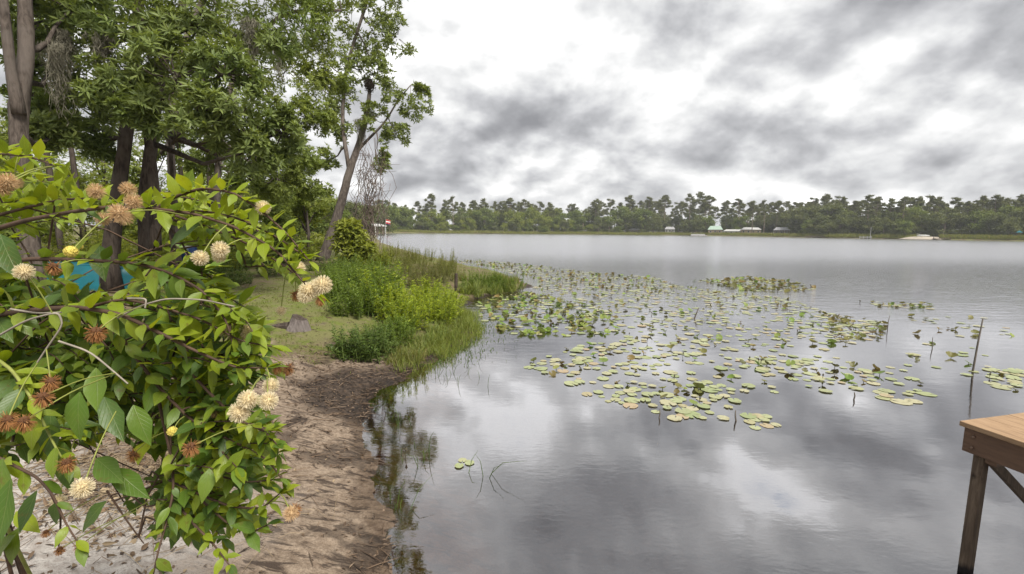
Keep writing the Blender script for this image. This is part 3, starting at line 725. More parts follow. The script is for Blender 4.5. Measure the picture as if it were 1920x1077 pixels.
# big forked trunk at the picture's left edge
bank_tree('oak_tree', 'thick forked grey trunk rising at the left picture edge', BANK,
          [[(62, 520, 8.6, .22), (50, 420, 8.6, .19), (38, 300, 8.6, .18), (34, 200, 8.6, .18), (52, 100, 8.7, .15), (42, -60, 8.8, .13), (60, -260, 9, .10)],
           [(36, 215, 8.5, .13), (20, 130, 8.4, .10), (8, 20, 8.3, .09), (-10, -160, 8.2, .07)]],
          [(-60, -150, 8.6, 130, 1, .8), (110, -140, 9, 130, 0, .9), (60, -250, 9, 140, 0, 1), (130, 20, 9.5, 70, 0, .7), (100, 250, 10, 45, 0, .45), (95, 130, 10.5, 60, 0, .6), (80, 40, 10, 60, 0, .75), (20, 60, 11, 60, 1, .6), (60, 200, 11.5, 45, 0, .5)],
          m_midbark, m_magn, .17, .33, 6, 26)
# broad-leaved tree filling the upper left
bank_tree('magnolia_tree', 'broad tree with long glossy leaves and dark trunks, behind the flowering bush', BANK,
          [[(206, 500, 11.0, .23), (215, 400, 11, .20), (232, 290, 11, .18), (250, 150, 11, .15), (262, 0, 11, .13), (270, -160, 11, .08)],
           [(275, 480, 11.4, .20), (270, 380, 11.4, .18), (285, 270, 11.4, .16), (300, 140, 11.4, .13), (345, 0, 11.4, .09)],
           [(292, 470, 10.8, .15), (288, 330, 10.8, .13), (275, 240, 10.8, .11), (285, 120, 10.8, .08)]],
          [(170, 60, 10.2, 95, 0, .7), (270, 40, 9.6, 90, 0, .8), (370, 50, 9.8, 95, 1, .9), (230, 150, 9.4, 70, 0, .6), (330, 150, 9.2, 85, 1, .7), (420, 140, 9.5, 75, 1, .8),
           (260, 215, 9.2, 50, 2, .8), (370, 215, 9.0, 60, 1, .6), (440, 230, 9.3, 65, 1, .6), (180, 190, 9.6, 45, 0, .5), (500, 60, 10.4, 80, 1, .95), (150, -60, 10.4, 110, 0, .9), (330, -80, 10, 120, 0, .95), (500, -90, 10.6, 110, 1, 1),
           (480, 280, 9.8, 55, 1, .5), (530, 250, 10.2, 45, 1, .6), (180, 265, 11, 36, 0, .45), (120, 210, 11.5, 45, 0, .5)],
          m_darkbark, m_magn, .18, .27, 7, 22)
bank_tree('laurel_oak', 'pale green small-leaved oak between the dark trunks and the leaning tree', BANK,
          [[(330, 480, 14, .16), (322, 330, 14, .14), (318, 200, 14, .12), (350, 60, 14, .1), (420, -80, 14, .06)], [(405, 470, 15, .14), (408, 300, 15, .12), (430, 150, 15, .1), (520, 20, 15.2, .08), (640, 20, 16, .05)]],
          [(540, 130, 14.5, 75, 1, .7), (590, 60, 15, 65, 1, .9), (520, 200, 14, 60, 1, .6), (560, 300, 13.6, 55, 1, .4), (520, 330, 13.2, 55, 1, .35), (590, 230, 14.5, 45, 1, .6), (460, 330, 13.4, 50, 1, .3), (610, 150, 15, 40, 1, .8),
           (430, 30, 14.5, 80, 0, .9), (480, -60, 15, 110, 0, 1), (640, -60, 16, 90, 1, 1), (330, 300, 15, 50, 0, .5), (390, 270, 15, 50, 1, .45), (580, 350, 14, 35, 1, .35), (250, 330, 16, 45, 0, .4), (560, 0, 15, 60, 1, .9)],
          m_oakbark, m_laur, .12, .40, 7, 36, hi=False)
# leaning tree at the point
bank_tree('leaning_tree', 'slender grey tree leaning over the point, its crown thin and open', BANK,
          [[(604, 492, 22, .34), (622, 440, 22, .29), (640, 380, 22, .25), (655, 320, 22, .22), (676, 262, 22, .18), (690, 205, 22, .14), (693, 168, 22, .10)],
           [(668, 285, 22, .11), (690, 262, 21.8, .08), (722, 230, 21.6, .06), (745, 190, 21.6, .045), (770, 160, 21.5, .03)],
           [(655, 320, 22, .13), (640, 230, 22.2, .11), (650, 120, 22.4, .1), (690, 0, 22.4, .09), (720, -130, 22.4, .07), (735, -260, 22.4, .04)]],
          [(775, 190, 21.4, 32, 1, 1), (745, 250, 21.6, 34, 1, .6), (715, 300, 21.6, 24, 1, .4), (740, 160, 21.6, 34, 1, .9), (700, 220, 21.6, 28, 1, .5), (715, 120, 21.8, 40, 2, .5), (745, 70, 22, 38, 2, .55), (700, 50, 22, 48, 2, .55),
           (660, 90, 22.3, 46, 2, .4), (640, 170, 22.3, 42, 2, .3), (630, 240, 22.4, 36, 2, .15), (735, 10, 22, 45, 2, .65), (660, 10, 22, 50, 2, .6), (610, 110, 22.6, 46, 2, .35), (612, 200, 22.6, 40, 2, .25), (790, 170, 21.4, 16, 1, 1),
           (720, -70, 22, 60, 2, .75), (660, -90, 22, 60, 2, .7), (740, -170, 22, 60, 2, .9), (680, -200, 22, 60, 2, .9), (760, -110, 22, 45, 2, .8), (735, -270, 22, 60, 2, 1), (615, 300, 23, 22, 2, .1), (590, 160, 23, 40, 2, .3), (680, 130, 22, 30, 2, .4)],
          m_oakbark, m_sparse, .20, .40, 6, 13, hi=False, sub=9, subr=.36)
# understory and wood behind, sunlit through the trunks
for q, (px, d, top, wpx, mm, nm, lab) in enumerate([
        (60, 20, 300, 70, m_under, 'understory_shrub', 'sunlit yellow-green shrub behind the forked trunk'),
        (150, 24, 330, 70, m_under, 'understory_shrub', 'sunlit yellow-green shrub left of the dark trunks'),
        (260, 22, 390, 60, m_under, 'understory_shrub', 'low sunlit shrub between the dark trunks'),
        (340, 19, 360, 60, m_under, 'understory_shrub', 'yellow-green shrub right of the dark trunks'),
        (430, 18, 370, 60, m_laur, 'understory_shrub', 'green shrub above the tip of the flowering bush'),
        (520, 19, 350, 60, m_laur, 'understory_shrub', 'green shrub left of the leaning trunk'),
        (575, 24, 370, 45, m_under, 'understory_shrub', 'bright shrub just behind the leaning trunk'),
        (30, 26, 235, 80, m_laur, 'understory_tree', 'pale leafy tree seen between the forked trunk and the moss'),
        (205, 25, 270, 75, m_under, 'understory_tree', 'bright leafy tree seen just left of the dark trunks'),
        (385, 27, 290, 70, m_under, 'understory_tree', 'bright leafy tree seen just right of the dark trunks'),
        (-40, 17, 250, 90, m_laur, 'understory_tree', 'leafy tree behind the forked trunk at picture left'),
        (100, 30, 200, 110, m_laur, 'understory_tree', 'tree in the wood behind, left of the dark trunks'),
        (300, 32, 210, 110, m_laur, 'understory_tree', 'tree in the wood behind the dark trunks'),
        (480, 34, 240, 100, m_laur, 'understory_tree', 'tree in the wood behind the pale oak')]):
    r = ray(px, 432); x, y = r[0] / r[1] * d, d; z0 = gz(x, y); base = np.array([x, y, z0]); ztop = CAM[2] + (431 - top) / F * d
    Ht = ztop - z0; e = empty(nm, base, lab, 'tree' if 'tree' in nm else 'shrub', 'wood behind the bank trees')
    tb = MB(); cb = MB(); R = wpx * d / F
    tube(tb, [[0, 0, -.2], [.1, 0, Ht * .4], [0, .1, Ht * .8]], [.05 + Ht * .012, .04 + Ht * .008, .03], 7)
    for _ in range(14 if 'tree' in nm else 13):
        f = rng.uniform(.18, .95); a = rng.random() * 6.28; rr = R * math.sin(math.pi * (.15 + .8 * f)) * rng.random() ** .5
        c = np.array([rr * math.cos(a), rr * math.sin(a), Ht * f]); rs = R * rng.uniform(.28, .45)
        tube(tb, [[0, 0, Ht * f * .6], c * [.5, .5, .9], c], [.04, .03, .015], 5)
        n = 110; v = rdir(n); whorls(cb, c + v * (rng.random(n) ** .4)[:, None] * rs, unit(v * .5 + rdir(n) * .5 + [0, 0, .6]), 6, .17 if 'tree' in nm else .14, .42, 1.2, hi=False)
    link('trunk', tb.mesh('trunk', m_darkbark, True), e); tag(link('crown', cb.mesh('crown', mm), e), kind='stuff')

# slim bare trunks in the wood
for q, (px, d, rr, y0) in enumerate([(112, 16, .10, 60), (395, 17, .12, 150), (352, 19, .11, 200), (460, 26, .12, 200), (160, 21, .12, 80), (318, 13, .07, 180), (545, 27, .10, 300)]):
    r = ray(px, 432); x, y = r[0] / r[1] * d, d; z0 = gz(x, y); ht = CAM[2] + (431 - y0) / F * d - z0
    b = MB(); k = 8; lean = rng.normal(0, .04, 2)
    tube(b, [[lean[0] * ht * t_ + .05 * math.sin(5 * t_ + q), lean[1] * ht * t_, ht * t_ - .1 * (t_ == 0)] for t_ in np.linspace(0, 1, k)], np.linspace(rr, rr * .6, k), 8, wob=.04)
    e = empty('slim_tree', (x, y, z0), f'slim bare trunk in the shaded wood, {ORD[sorted([112, 395, 352, 460, 160, 318, 545]).index(px)]} from picture left', 'tree', 'slim trunks in the wood')
    link('trunk', b.mesh('trunk', m_darkbark, True), e)
    b = MB(); c = np.array([lean[0] * ht, lean[1] * ht, ht + .3])
    for _ in range(7):
        n = 60; v = rdir(n); cc = c + rdir(1)[0] * 1.0; whorls(b, cc + v * (rng.random(n) ** .4)[:, None] * .7, unit(v * .5 + [0, 0, .6]), 6, .15, .4, 1.2, hi=False)
    tag(link('crown', b.mesh('crown', m_laur), e), kind='stuff')

# hanging moss
def moss(px, py, d, wpx, hpx, label):
    p = at(px, py, d); b = MB(); Wm = wpx * d / F; Hm = hpx * d / F
    for q in range(int(70)):
        x0 = rng.normal(0, Wm * .32); y0 = rng.normal(0, Wm * .3); ln = Hm * rng.uniform(.35, 1) * math.exp(-(x0 / (Wm * .6)) ** 2); k = 7
        pts = np.array([[x0 + rng.normal(0, .012) * s, y0 + rng.normal(0, .012) * s, .05 - ln * s / (k - 1)] for s in range(k)])
        n = 14; sseg = rng.random(n) * (k - 1); base = np.stack([np.interp(sseg, np.arange(k), pts[:, a]) for a in range(3)], 1)
        b.add(*leaf_verts(base, np.stack([rng.normal(0, .4, n), rng.normal(0, .4, n), -np.ones(n)], 1), rdir(n), rng.uniform(.06, .16, n), .012, .2, .1, False))
        tube(b, pts, .004, 4, cap=False)
    tag(link('hanging_moss', b.mesh('hanging_moss', m_moss), None, p), label, 'moss', 'moss hanging in the bank trees')
moss(100, 85, 9.2, 26, 150, 'long grey moss beard hanging right of the forked trunk')
moss(115, 60, 9.4, 18, 90, 'short grey moss beard beside the long one near the forked trunk')
moss(285, 60, 9.3, 20, 60, 'grey moss tuft high in the broad-leaved tree')
moss(190, 70, 9.3, 24, 60, 'grey moss tuft in the crown left of the dark trunks')
moss(470, 40, 10, 20, 90, 'grey moss beard in the pale oak crown')
moss(520, 70, 13, 20, 90, 'grey moss beard under the bare bough of the pale oak')
moss(676, 225, 21.6, 16, 60, 'grey moss tuft on the leaning trunk below the nest')

# nest in the broken top of the leaning trunk
c = at(693, 160, 21.9); b = MB(); n = 360
v = rdir(n); P = v * (rng.random(n) ** .5)[:, None] * [.24, .24, .30] + rng.normal(0, .05, (n, 3)); D = unit(np.cross(v, rdir(n)))
for a, d_ in zip(P, D): tube(b, [a - d_ * .10, a + d_ * .10], [.011, .006], 4, cap=False)
tag(link('bird_nest', b.mesh('bird_nest', plain('nest_twigs', (.06, .045, .035), .95, .3, 9)), None, c), 'dark round twig nest at the top of the leaning trunk', 'nest')

# dead vines hanging beside the leaning tree
p0 = at(690, 470, 21); p0[2] = gz(p0[0], p0[1]); e = empty('dead_vines', p0, 'tangle of bare grey vines hanging right of the leaning trunk', 'vine')
for grp in range(5):
    b = MB()
    for q in range(15):
        px = rng.normal(690, 14); top = rng.uniform(250, 380); bot = rng.uniform(430, 478)
        k = 9; pts = [at(px + rng.normal(0, 4.5) + (8 * math.sin(s * .8 + q) if s < 4 else 0), top + (bot - top) * s / (k - 1), 21 + rng.normal(0, .12)) for s in range(k)]
        tube(b, pts, [.010] * k, 4, cap=False)
    for q in range(9):
        px = 690 + rng.normal(0, 14); y = rng.uniform(290, 350); dx = rng.uniform(-30, 45); dy = rng.uniform(-40, 30)
        tube(b, [at(px, y, 21), at(px + dx * .5, y + dy * .7, 21), at(px + dx, y + dy * .6, 20.9)], [.012, .009, .004], 4, cap=False)
    link('vine', b.mesh('vine', m_vine, False, p0), e)

# ------------------------------------------------------------------ weeds and grasses on the bank and the point
m_w_lime = leaf_mat('lime_weed_leaves', [(.230, .310, .020), (.290, .360, .026), (.330, .370, .045), (.180, .270, .020)], .45, .5, .3)
m_w_green = leaf_mat('green_weed_leaves', [(.100, .165, .022), (.140, .210, .028), (.185, .245, .038), (.080, .135, .022)], .42, .5, .3)
m_w_dark = leaf_mat('dark_weed_leaves', [(.055, .095, .020), (.080, .128, .024), (.110, .155, .030)], .38, .5, .3)
m_w_olive = leaf_mat('olive_weed_leaves', [(.150, .175, .040), (.195, .210, .050), (.220, .190, .085), (.125, .145, .040)], .4, .6, .2)
m_w_brown = leaf_mat('dry_weed_leaves', [(.150, .120, .080), (.210, .175, .110), (.120, .105, .065), (.140, .155, .050)], .35, .7, .15)
m_w_yel = leaf_mat('yellow_green_fern_leaves', [(.200, .235, .030), (.250, .275, .040), (.160, .195, .034)], .45, .5, .3)
m_w_fringe = leaf_mat('shore_grass_blades', [(.130, .180, .030), (.175, .215, .036), (.205, .215, .055), (.100, .150, .028)], .4, .55, .25)
m_stem = plain('green_stem', (.12, .16, .04), .7, .2, 8)

def weed_template(seed, mat, h, spread, nst, L, W, style):
    global rng
    keep = rng; rng = np.random.default_rng(seed); st = MB(); lf = MB()
    for q in range(nst):
        a = rng.random() * 6.28; r = spread * rng.random() ** .6 * .55; lean = rng.uniform(.0, .45)
        hh = h * (rng.uniform(.45, .85) if rng.random() < .6 else rng.uniform(.85, 1.3)); b0 = np.array([r * math.cos(a), r * math.sin(a), -.06])
        tip = b0 + [math.cos(a) * lean * spread * .8 + rng.normal(0, .05), math.sin(a) * lean * spread * .8 + rng.normal(0, .05), hh]
        mid = (b0 + tip) / 2 + [0, 0, hh * .08]
        pts = np.array([b0, (b0 * .5 + mid * .5), mid, (mid + tip) / 2, tip]); tube(st, pts, np.linspace(.006, .002, 5), 4, cap=False)
        if style == 'leafy':
            n = int(hh / L * 5.5) + 6; tt = rng.uniform(.15, 1, n) * 4; P = np.stack([np.interp(tt, range(5), pts[:, k]) for k in range(3)], 1)
            an = rng.random(n) * 6.28; el = rng.uniform(.1, .9, n)
            D = np.stack([np.cos(an) * np.cos(el), np.sin(an) * np.cos(el), np.sin(el)], 1); N = np.stack([-np.cos(an) * np.sin(el), -np.sin(an) * np.sin(el), np.cos(el)], 1) + rdir(n) * .2
            l = L * rng.uniform(.6, 1.2, n) * (1.15 - .5 * tt / 4); lf.add(*leaf_verts(P, D, N, l, l * W, .2, .15, False))
        else:
            n = 7; an = rng.random(n) * 6.28; P = b0 + np.stack([rng.normal(0, .04, n), rng.normal(0, .04, n), np.zeros(n)], 1)
            D = np.stack([np.cos(an) * rng.uniform(.1, .5, n), np.sin(an) * rng.uniform(.1, .5, n), np.ones(n)], 1)
            l = hh * rng.uniform(.5, 1.1, n); lf.add(*leaf_verts(P, D, np.stack([np.cos(an), np.sin(an), np.full(n, .3)], 1) * -1, l, W, .25, .1, True))
    rng = keep
    return st.mesh('stems', m_stem), lf.mesh('leaves', mat)
SPEC = {'lime': [weed_template(300 + s, m_w_lime, .60, .55, 22, .085, .36, 'leafy') for s in range(4)],
        'green': [weed_template(310 + s, m_w_green, .62, .62, 26, .09, .30, 'leafy') for s in range(4)],
        'dark': [weed_template(320 + s, m_w_dark, .45, .50, 22, .08, .34, 'leafy') for s in range(3)],
        'olive': [weed_template(330 + s, m_w_olive, .8, .7, 22, .09, .28, 'leafy') for s in range(4)],
        'dry': [weed_template(340 + s, m_w_brown, .8, .6, 24, .08, .20, 'leafy') for s in range(3)],
        'fern': [weed_template(350 + s, m_w_yel, .7, .7, 20, .12, .30, 'leafy') for s in range(3)],
        'tuss': [weed_template(360 + s, m_w_fringe, .55, .5, 16, .3, .022, 'grass') for s in range(3)],
        'otuss': [weed_template(370 + s, m_w_olive, .6, .5, 16, .3, .022, 'grass') for s in range(3)]}
WNAME = {'lime': 'lime_weed', 'green': 'green_weed', 'dark': 'dark_weed', 'olive': 'olive_weed', 'dry': 'dry_weed', 'fern': 'fern', 'tuss': 'grass_tussock', 'otuss': 'olive_tussock'}
weed_list = []
def weed(sp, p, s, label, group, q):
    st, lf = SPEC[sp][q % len(SPEC[sp])]
    e = empty(WNAME[sp], p, label, 'weed' if 'tuss' not in sp else 'grass', group); e.rotation_euler.z = q * 2.4; e.scale = (s * random.uniform(.9, 1.2), s * random.uniform(.9, 1.2), s * random.uniform(.75, 1.25))
    link('stems', st, e); tag(link('leaves', lf, e), kind='stuff')
def in_poly(x, y, poly):
    c = False
    for (x1, y1), (x2, y2) in zip(poly, poly[1:] + poly[:1]):
        if (y1 > y) != (y2 > y) and x < x1 + (y - y1) * (x2 - x1) / (y2 - y1): c = not c
    return c
def scatter(sp, poly, n, s, label, group, q0=0, zoff=0.0):
    """plants whose feet stand where the polygon (pixels) meets the ground"""
    xs = [v[0] for v in poly]; ys = [v[1] for v in poly]; k = 0; tries = 0; got = []
    while k < n and tries < n * 60:
        tries += 1; x = random.uniform(min(xs), max(xs)); y = random.uniform(min(ys), max(ys))
        if not in_poly(x, y, poly): continue
        p = ground_at(x, y)
        if p[2] <= .004: continue
        got.append((x, p)); k += 1
    for k, (x, p) in enumerate(sorted(got, key=lambda v: v[0])):
        weed(sp, p + [0, 0, zoff], s * random.uniform(.8, 1.2), f'{label}, {ORD[k]} from left', group, q0 + k)
scatter('lime', [(690, 600), (720, 575), (780, 570), (840, 572), (858, 590), (830, 612), (760, 625), (700, 632)], 20, 1.25, 'bright lime-green weed in the clump beside shoreline grass', 'lime weeds on the bank')
scatter('lime', [(835, 568), (860, 572), (862, 582), (842, 584)], 3, 1.0, 'lime-green weed at the right end of the bright clump', 'lime weeds at the clump end', 5)
scatter('green', [(625, 560), (670, 548), (740, 552), (760, 570), (700, 592), (660, 600), (640, 585)], 18, 1.25, 'mid-green weed behind and left of the lime clump', 'green weeds on the bank', 3)
scatter('dark', [(655, 655), (700, 640), (725, 650), (715, 672), (680, 678), (655, 672)], 7, 1.15, 'dark green low weed at the near foot of the lime clump', 'dark weeds on the bank', 1)
scatter('green', [(700, 640), (760, 625), (800, 620), (770, 645), (730, 655)], 5, .8, 'small green weed at the front of the lime clump', 'small green weeds on the bank', 2)
scatter('green', [(600, 525), (650, 512), (720, 515), (745, 530), (690, 545), (620, 548)], 16, 1.0, 'fresh green weed beyond the lime clump, near the leaning trunk', 'green weeds near the leaning trunk', 1)
scatter('dark', [(600, 515), (640, 505), (660, 515), (640, 525), (605, 530)], 7, 1.3, 'dark weed at the foot of the leaning trunk', 'dark weeds by the leaning trunk', 2)
scatter('fern', [(625, 498), (690, 488), (740, 490), (745, 505), (660, 512), (625, 510)], 14, .9, 'yellow-green fern right of the leaning trunk', 'ferns near the leaning trunk', 1)
scatter('fern', [(500, 470), (595, 455), (600, 490), (560, 500), (500, 490)], 14, 1.4, 'yellow-green fern left of the leaning trunk', 'ferns left of the leaning trunk', 2)
scatter('olive', [(735, 515), (790, 500), (850, 505), (868, 525), (835, 545), (770, 545), (745, 535)], 20, .68, 'olive weed on the narrow point behind the lime clump', 'olive weeds on the point', 1)
scatter('dry', [(755, 520), (800, 512), (845, 520), (840, 545), (790, 548), (760, 538)], 13, .7, 'dry brown weed among olive growth on the point', 'dry weeds on the point', 1)
scatter('olive', [(715, 480), (760, 478), (830, 495), (850, 502), (780, 502), (730, 500)], 18, .72, 'olive weed along the far side of the point', 'olive weeds along the far side', 2)
scatter('green', [(865, 540), (900, 532), (960, 536), (990, 540), (960, 548), (900, 550)], 15, .9, 'bright green weed at the tip of the point', 'green weeds at the tip', 3)
scatter('tuss', [(860, 545), (900, 540), (990, 540), (960, 551), (905, 553), (870, 560)], 16, .85, 'grass tussock at the tip of the point', 'tussocks at the tip', 1)
scatter('otuss', [(870, 525), (960, 528), (985, 534), (930, 540), (870, 538)], 12, .8, 'olive grass tussock behind the tip of the point', 'olive tussocks at the tip', 1)
scatter('tuss', [(790, 640), (830, 610), (880, 602), (876, 622), (840, 645), (790, 668)], 26, .55, 'low grass tussock at the water edge by the lime clump', 'tussocks at the water edge', 2)
scatter('otuss', [(740, 655), (790, 635), (800, 670), (760, 690), (735, 690)], 14, .5, 'thin olive grass tussock at the muddy corner of the bank', 'tussocks at the muddy corner', 2)
scatter('fern', [(90, 470), (480, 460), (500, 500), (300, 530), (90, 520)], 26, 1.5, 'yellow-green fern under the dark trunks behind the bush', 'ferns under the dark trunks', 1)
scatter('dark', [(380, 480), (590, 480), (600, 520), (480, 540), (380, 530)], 16, 1.3, 'dark low weed in shade left of the leaning trunk', 'dark weeds left of the leaning trunk', 1)
# big-leaved yellow-green shrub right of the leaning trunk and the low growth below it
p = ground_at(658, 500); e = empty('elder_shrub', p, 'yellow-green leafy shrub standing right of the leaning trunk', 'shrub')
tb = MB(); cb = MB(); d0 = project(p)[2]
for px, py, rp in [(650, 432, 22), (668, 445, 20), (640, 455, 20), (672, 470, 18), (655, 475, 22), (690, 468, 14), (662, 425, 12)]:
    c = at(px, py, d0) - p; tube(tb, [[0, 0, -.1], c * [.4, .4, .55], c], [.05, .03, .012], 5); R = rp * d0 / F
    n = 70; v = rdir(n); whorls(cb, c + v * (rng.random(n) ** .4)[:, None] * R, unit(v * .6 + [0, 0, .5]), 5, .26, .36, 1.2, hi=False)
link('stems', tb.mesh('stems', m_darkbark), e); tag(link('leaves', cb.mesh('leaves', m_w_yel), e), kind='stuff')

# short patchy lawn blades and litter
def ground_points(n, x0, x1, y0, y1):
    x = rng.uniform(x0, x1, n); y = rng.uniform(y0, y1, n); sd = lake_sd(x, y); z = height(x, y, sd); return x, y, z, sd
x, y, z, sd = ground_points(150000, -14, 2.4, 6.8, 26)
g = zones(x, y, sd)[:, 0]; pn = fbm(x * 1.4 + 40, y * 1.4); k = (sd > .05) & (rng.random(len(x)) < g * smooth(.46, .62, pn) * np.exp(-(y - 6.8) / 14) * 1.4)
x, y, z = x[k], y[k], z[k]; n = len(x)
m_blade = leaf_mat('lawn_blades', [(.095, .125, .022), (.140, .175, .030), (.175, .190, .045), (.165, .140, .065)], .35, .6, .2)
b = MB(); b.add(*leaf_verts(np.stack([x, y, z - .005], 1), np.stack([rng.normal(0, .5, n), rng.normal(0, .5, n), np.ones(n)], 1), rdir(n) * [1, 1, .2], rng.uniform(.03, .09, n), rng.uniform(.006, .012, n), .3, .1, False))
tag(link('grass', b.mesh('grass', m_blade)), 'short patchy grass on the bank', 'grass', kind='stuff')
# fine grass fringe at the water edge
x, y, z, sd = ground_points(60000, -3.2, .2, 8.0, 14.5)
k = (sd > -.35) & (sd < .75) & (rng.random(len(x)) < np.exp(-np.abs(sd - .15) / .35) * smooth(.3, .55, fbm(x * 1.8, y * 1.8 + 9)))
x, y, z = x[k], y[k], z[k]; n = len(x)
b = MB(); b.add(*leaf_verts(np.stack([x, y, np.maximum(z, -.1) - .01], 1), np.stack([rng.normal(0, .35, n), rng.normal(0, .35, n), np.ones(n)], 1), rdir(n) * [1, 1, .2], rng.uniform(.08, .3, n), rng.uniform(.006, .011, n), .3, .1, False))
tag(link('shore_grass', b.mesh('shore_grass', m_w_fringe)), 'fine green grass fringe along the water edge', 'grass', kind='stuff')
x, y, z, sd = ground_points(30000, -8, -.4, 2.0, 13)
zn = zones(x, y, sd)
k = (sd > -.15) & (rng.random(len(x)) < .08 + .16 * zn[:, 2] + 1.0 * zn[:, 1] + .25 * np.exp(-((x + 2.6) ** 2 + (y - 7.4) ** 2) / 2))
x, y, z, sd = x[k], y[k], z[k], sd[k]; n = len(x)
m_lit = leaf_mat('dead_leaf_litter', [(.045, .032, .024), (.09, .06, .04), (.13, .09, .06), (.06, .042, .03), (.19, .14, .10), (.03, .022, .018)], .1, .8, .2, tcol=(1, .9, .8))
b = MB(); nn = unit(np.stack([rng.normal(0, .4, n), rng.normal(0, .4, n), np.ones(n)], 1)); dd = rdir(n) * [1, 1, .25]
b.add(*leaf_verts(np.stack([x, y, z + .006], 1), dd, nn, rng.uniform(.02, .07, n), rng.uniform(.012, .03, n), .15, .2, False))
for a in range(900):
    q = rng.integers(n); an = rng.normal(.1, .9); L_ = rng.uniform(.06, .35) * (1 if sd[q] < 1.5 else .6); c_, s_ = math.cos(an), math.sin(an)
    tube(b, [[x[q] - c_ * L_ / 2, y[q] - s_ * L_ / 2, z[q] + .012], [x[q], y[q], z[q] + .018], [x[q] + c_ * L_ / 2, y[q] + s_ * L_ / 2, z[q] + .012]], [.003, .005, .002], 4, cap=False)
tag(link('litter', b.mesh('litter', m_lit)), 'dead leaves and dark twigs washed up on the sand', 'litter', kind='stuff')
# straw heap under the bush
c = ground_at(265, 905); b = MB()
m_straw = leaf_mat('dry_straw', [(.20, .15, .10), (.30, .235, .15), (.12, .085, .055), (.17, .11, .07)], .15, .8, .2, tcol=(1, .95, .8))
for a in range(900):
    r = np.array([rng.normal(-.1, .48), rng.normal(0, .4)]); an = rng.random() * 6.28; L_ = rng.uniform(.1, .4); hz = .16 * math.exp(-(r @ r) / .12) * rng.random()
    X, Y = c[0] + r[0], c[1] + r[1]; Z = gz(X, Y) + .01 + hz; dx, dy = math.cos(an) * L_ / 2, math.sin(an) * L_ / 2
    tube(b, [[X - dx, Y - dy, Z], [X, Y, Z + rng.uniform(0, .05)], [X + dx, Y + dy, Z + rng.uniform(-.01, .03)]], [.002, .0025, .0015], 3, cap=False)
n = 750; r = rng.normal(0, .5, (n, 2)); X = c[0] + r[:, 0]; Y = c[1] + r[:, 1]; Z = height(X, Y) + .015 + .12 * np.exp(-(r ** 2).sum(1) / .12) * rng.random(n)
b.add(*leaf_verts(np.stack([X, Y, Z], 1), rdir(n) * [1, 1, .4], unit(rdir(n) + [0, 0, 1]), rng.uniform(.04, .09, n), rng.uniform(.02, .04, n), .3, .2, True))
tag(link('straw', b.mesh('straw', m_straw)), 'heap of dry stems and brown leaves under the flowering bush', 'straw', kind='stuff')
# emergent blades and twigs standing in the shallows
b = MB()
for (px, py, n, sp) in [(770, 850, 5, 26), (800, 860, 6, 14), (900, 890, 4, 20), (860, 690, 16, 40), (880, 650, 20, 40), (830, 700, 10, 30), (745, 790, 6, 24), (760, 950, 5, 30)]:
    for q in range(n):
        p = onz(px + rng.normal(0, sp * .6), py + rng.normal(0, sp * .4)); L_ = rng.uniform(.06, .28); d_ = rng.normal(0, .5, 2)
        tube(b, [p - [0, 0, .05], p + [d_[0] * L_ * .4, d_[1] * L_ * .4, L_ * .6], p + [d_[0] * L_, d_[1] * L_, L_ * .9]], [.004, .003, .001], 4, cap=False)
x, y, z, sd = ground_points(9000, -2.2, .2, 8.5, 13); k = (sd < 0) & (rng.random(len(x)) < np.exp(sd / .3)); x, y = x[k], y[k]; n = len(x)
b.add(*leaf_verts(np.stack([x, y, np.zeros(n) - .01], 1), np.stack([rng.normal(0, .6, n), rng.normal(0, .6, n), np.ones(n)], 1), rdir(n), rng.uniform(.02, .08, n), rng.uniform(.01, .02, n), .2, .1, False))
tag(link('water_weeds', b.mesh('water_weeds', m_w_dark)), 'thin dark stems and specks standing in the shallows', 'weeds', kind='stuff')

# ------------------------------------------------------------------ lily pads
def pad_mesh(name, mat, cup=0.0, foldy=0.0, seed=0):
    r = np.random.default_rng(seed); K = 20; a = np.linspace(.16, 2 * math.pi - .16, K); R = .5 * (1 + .05 * r.standard_normal(K)); R[0] *= .97; R[-1] *= .97
    outer = np.stack([R * np.cos(a), R * np.sin(a) * .92, np.zeros(K)], 1); inner = outer * .5
    V = np.concatenate([[[.04, 0, 0]], inner, outer]); rr = np.hypot(V[:, 0], V[:, 1])
    V[:, 2] = .012 * np.sin(np.arctan2(V[:, 1], V[:, 0]) * 5 + seed) * rr * (1 + 5 * foldy) + cup * rr ** 2 + foldy * np.abs(V[:, 1]) * 1.1 + foldy * .5 * V[:, 0] ** 2
    T = [[0, 1 + q, 2 + q] for q in range(K - 1)]; Q = [[1 + q, 1 + K + q, 2 + K + q, 2 + q] for q in range(K - 1)]
    b = MB(); b.add(V, T, Q); return b.mesh(name, mat, True)
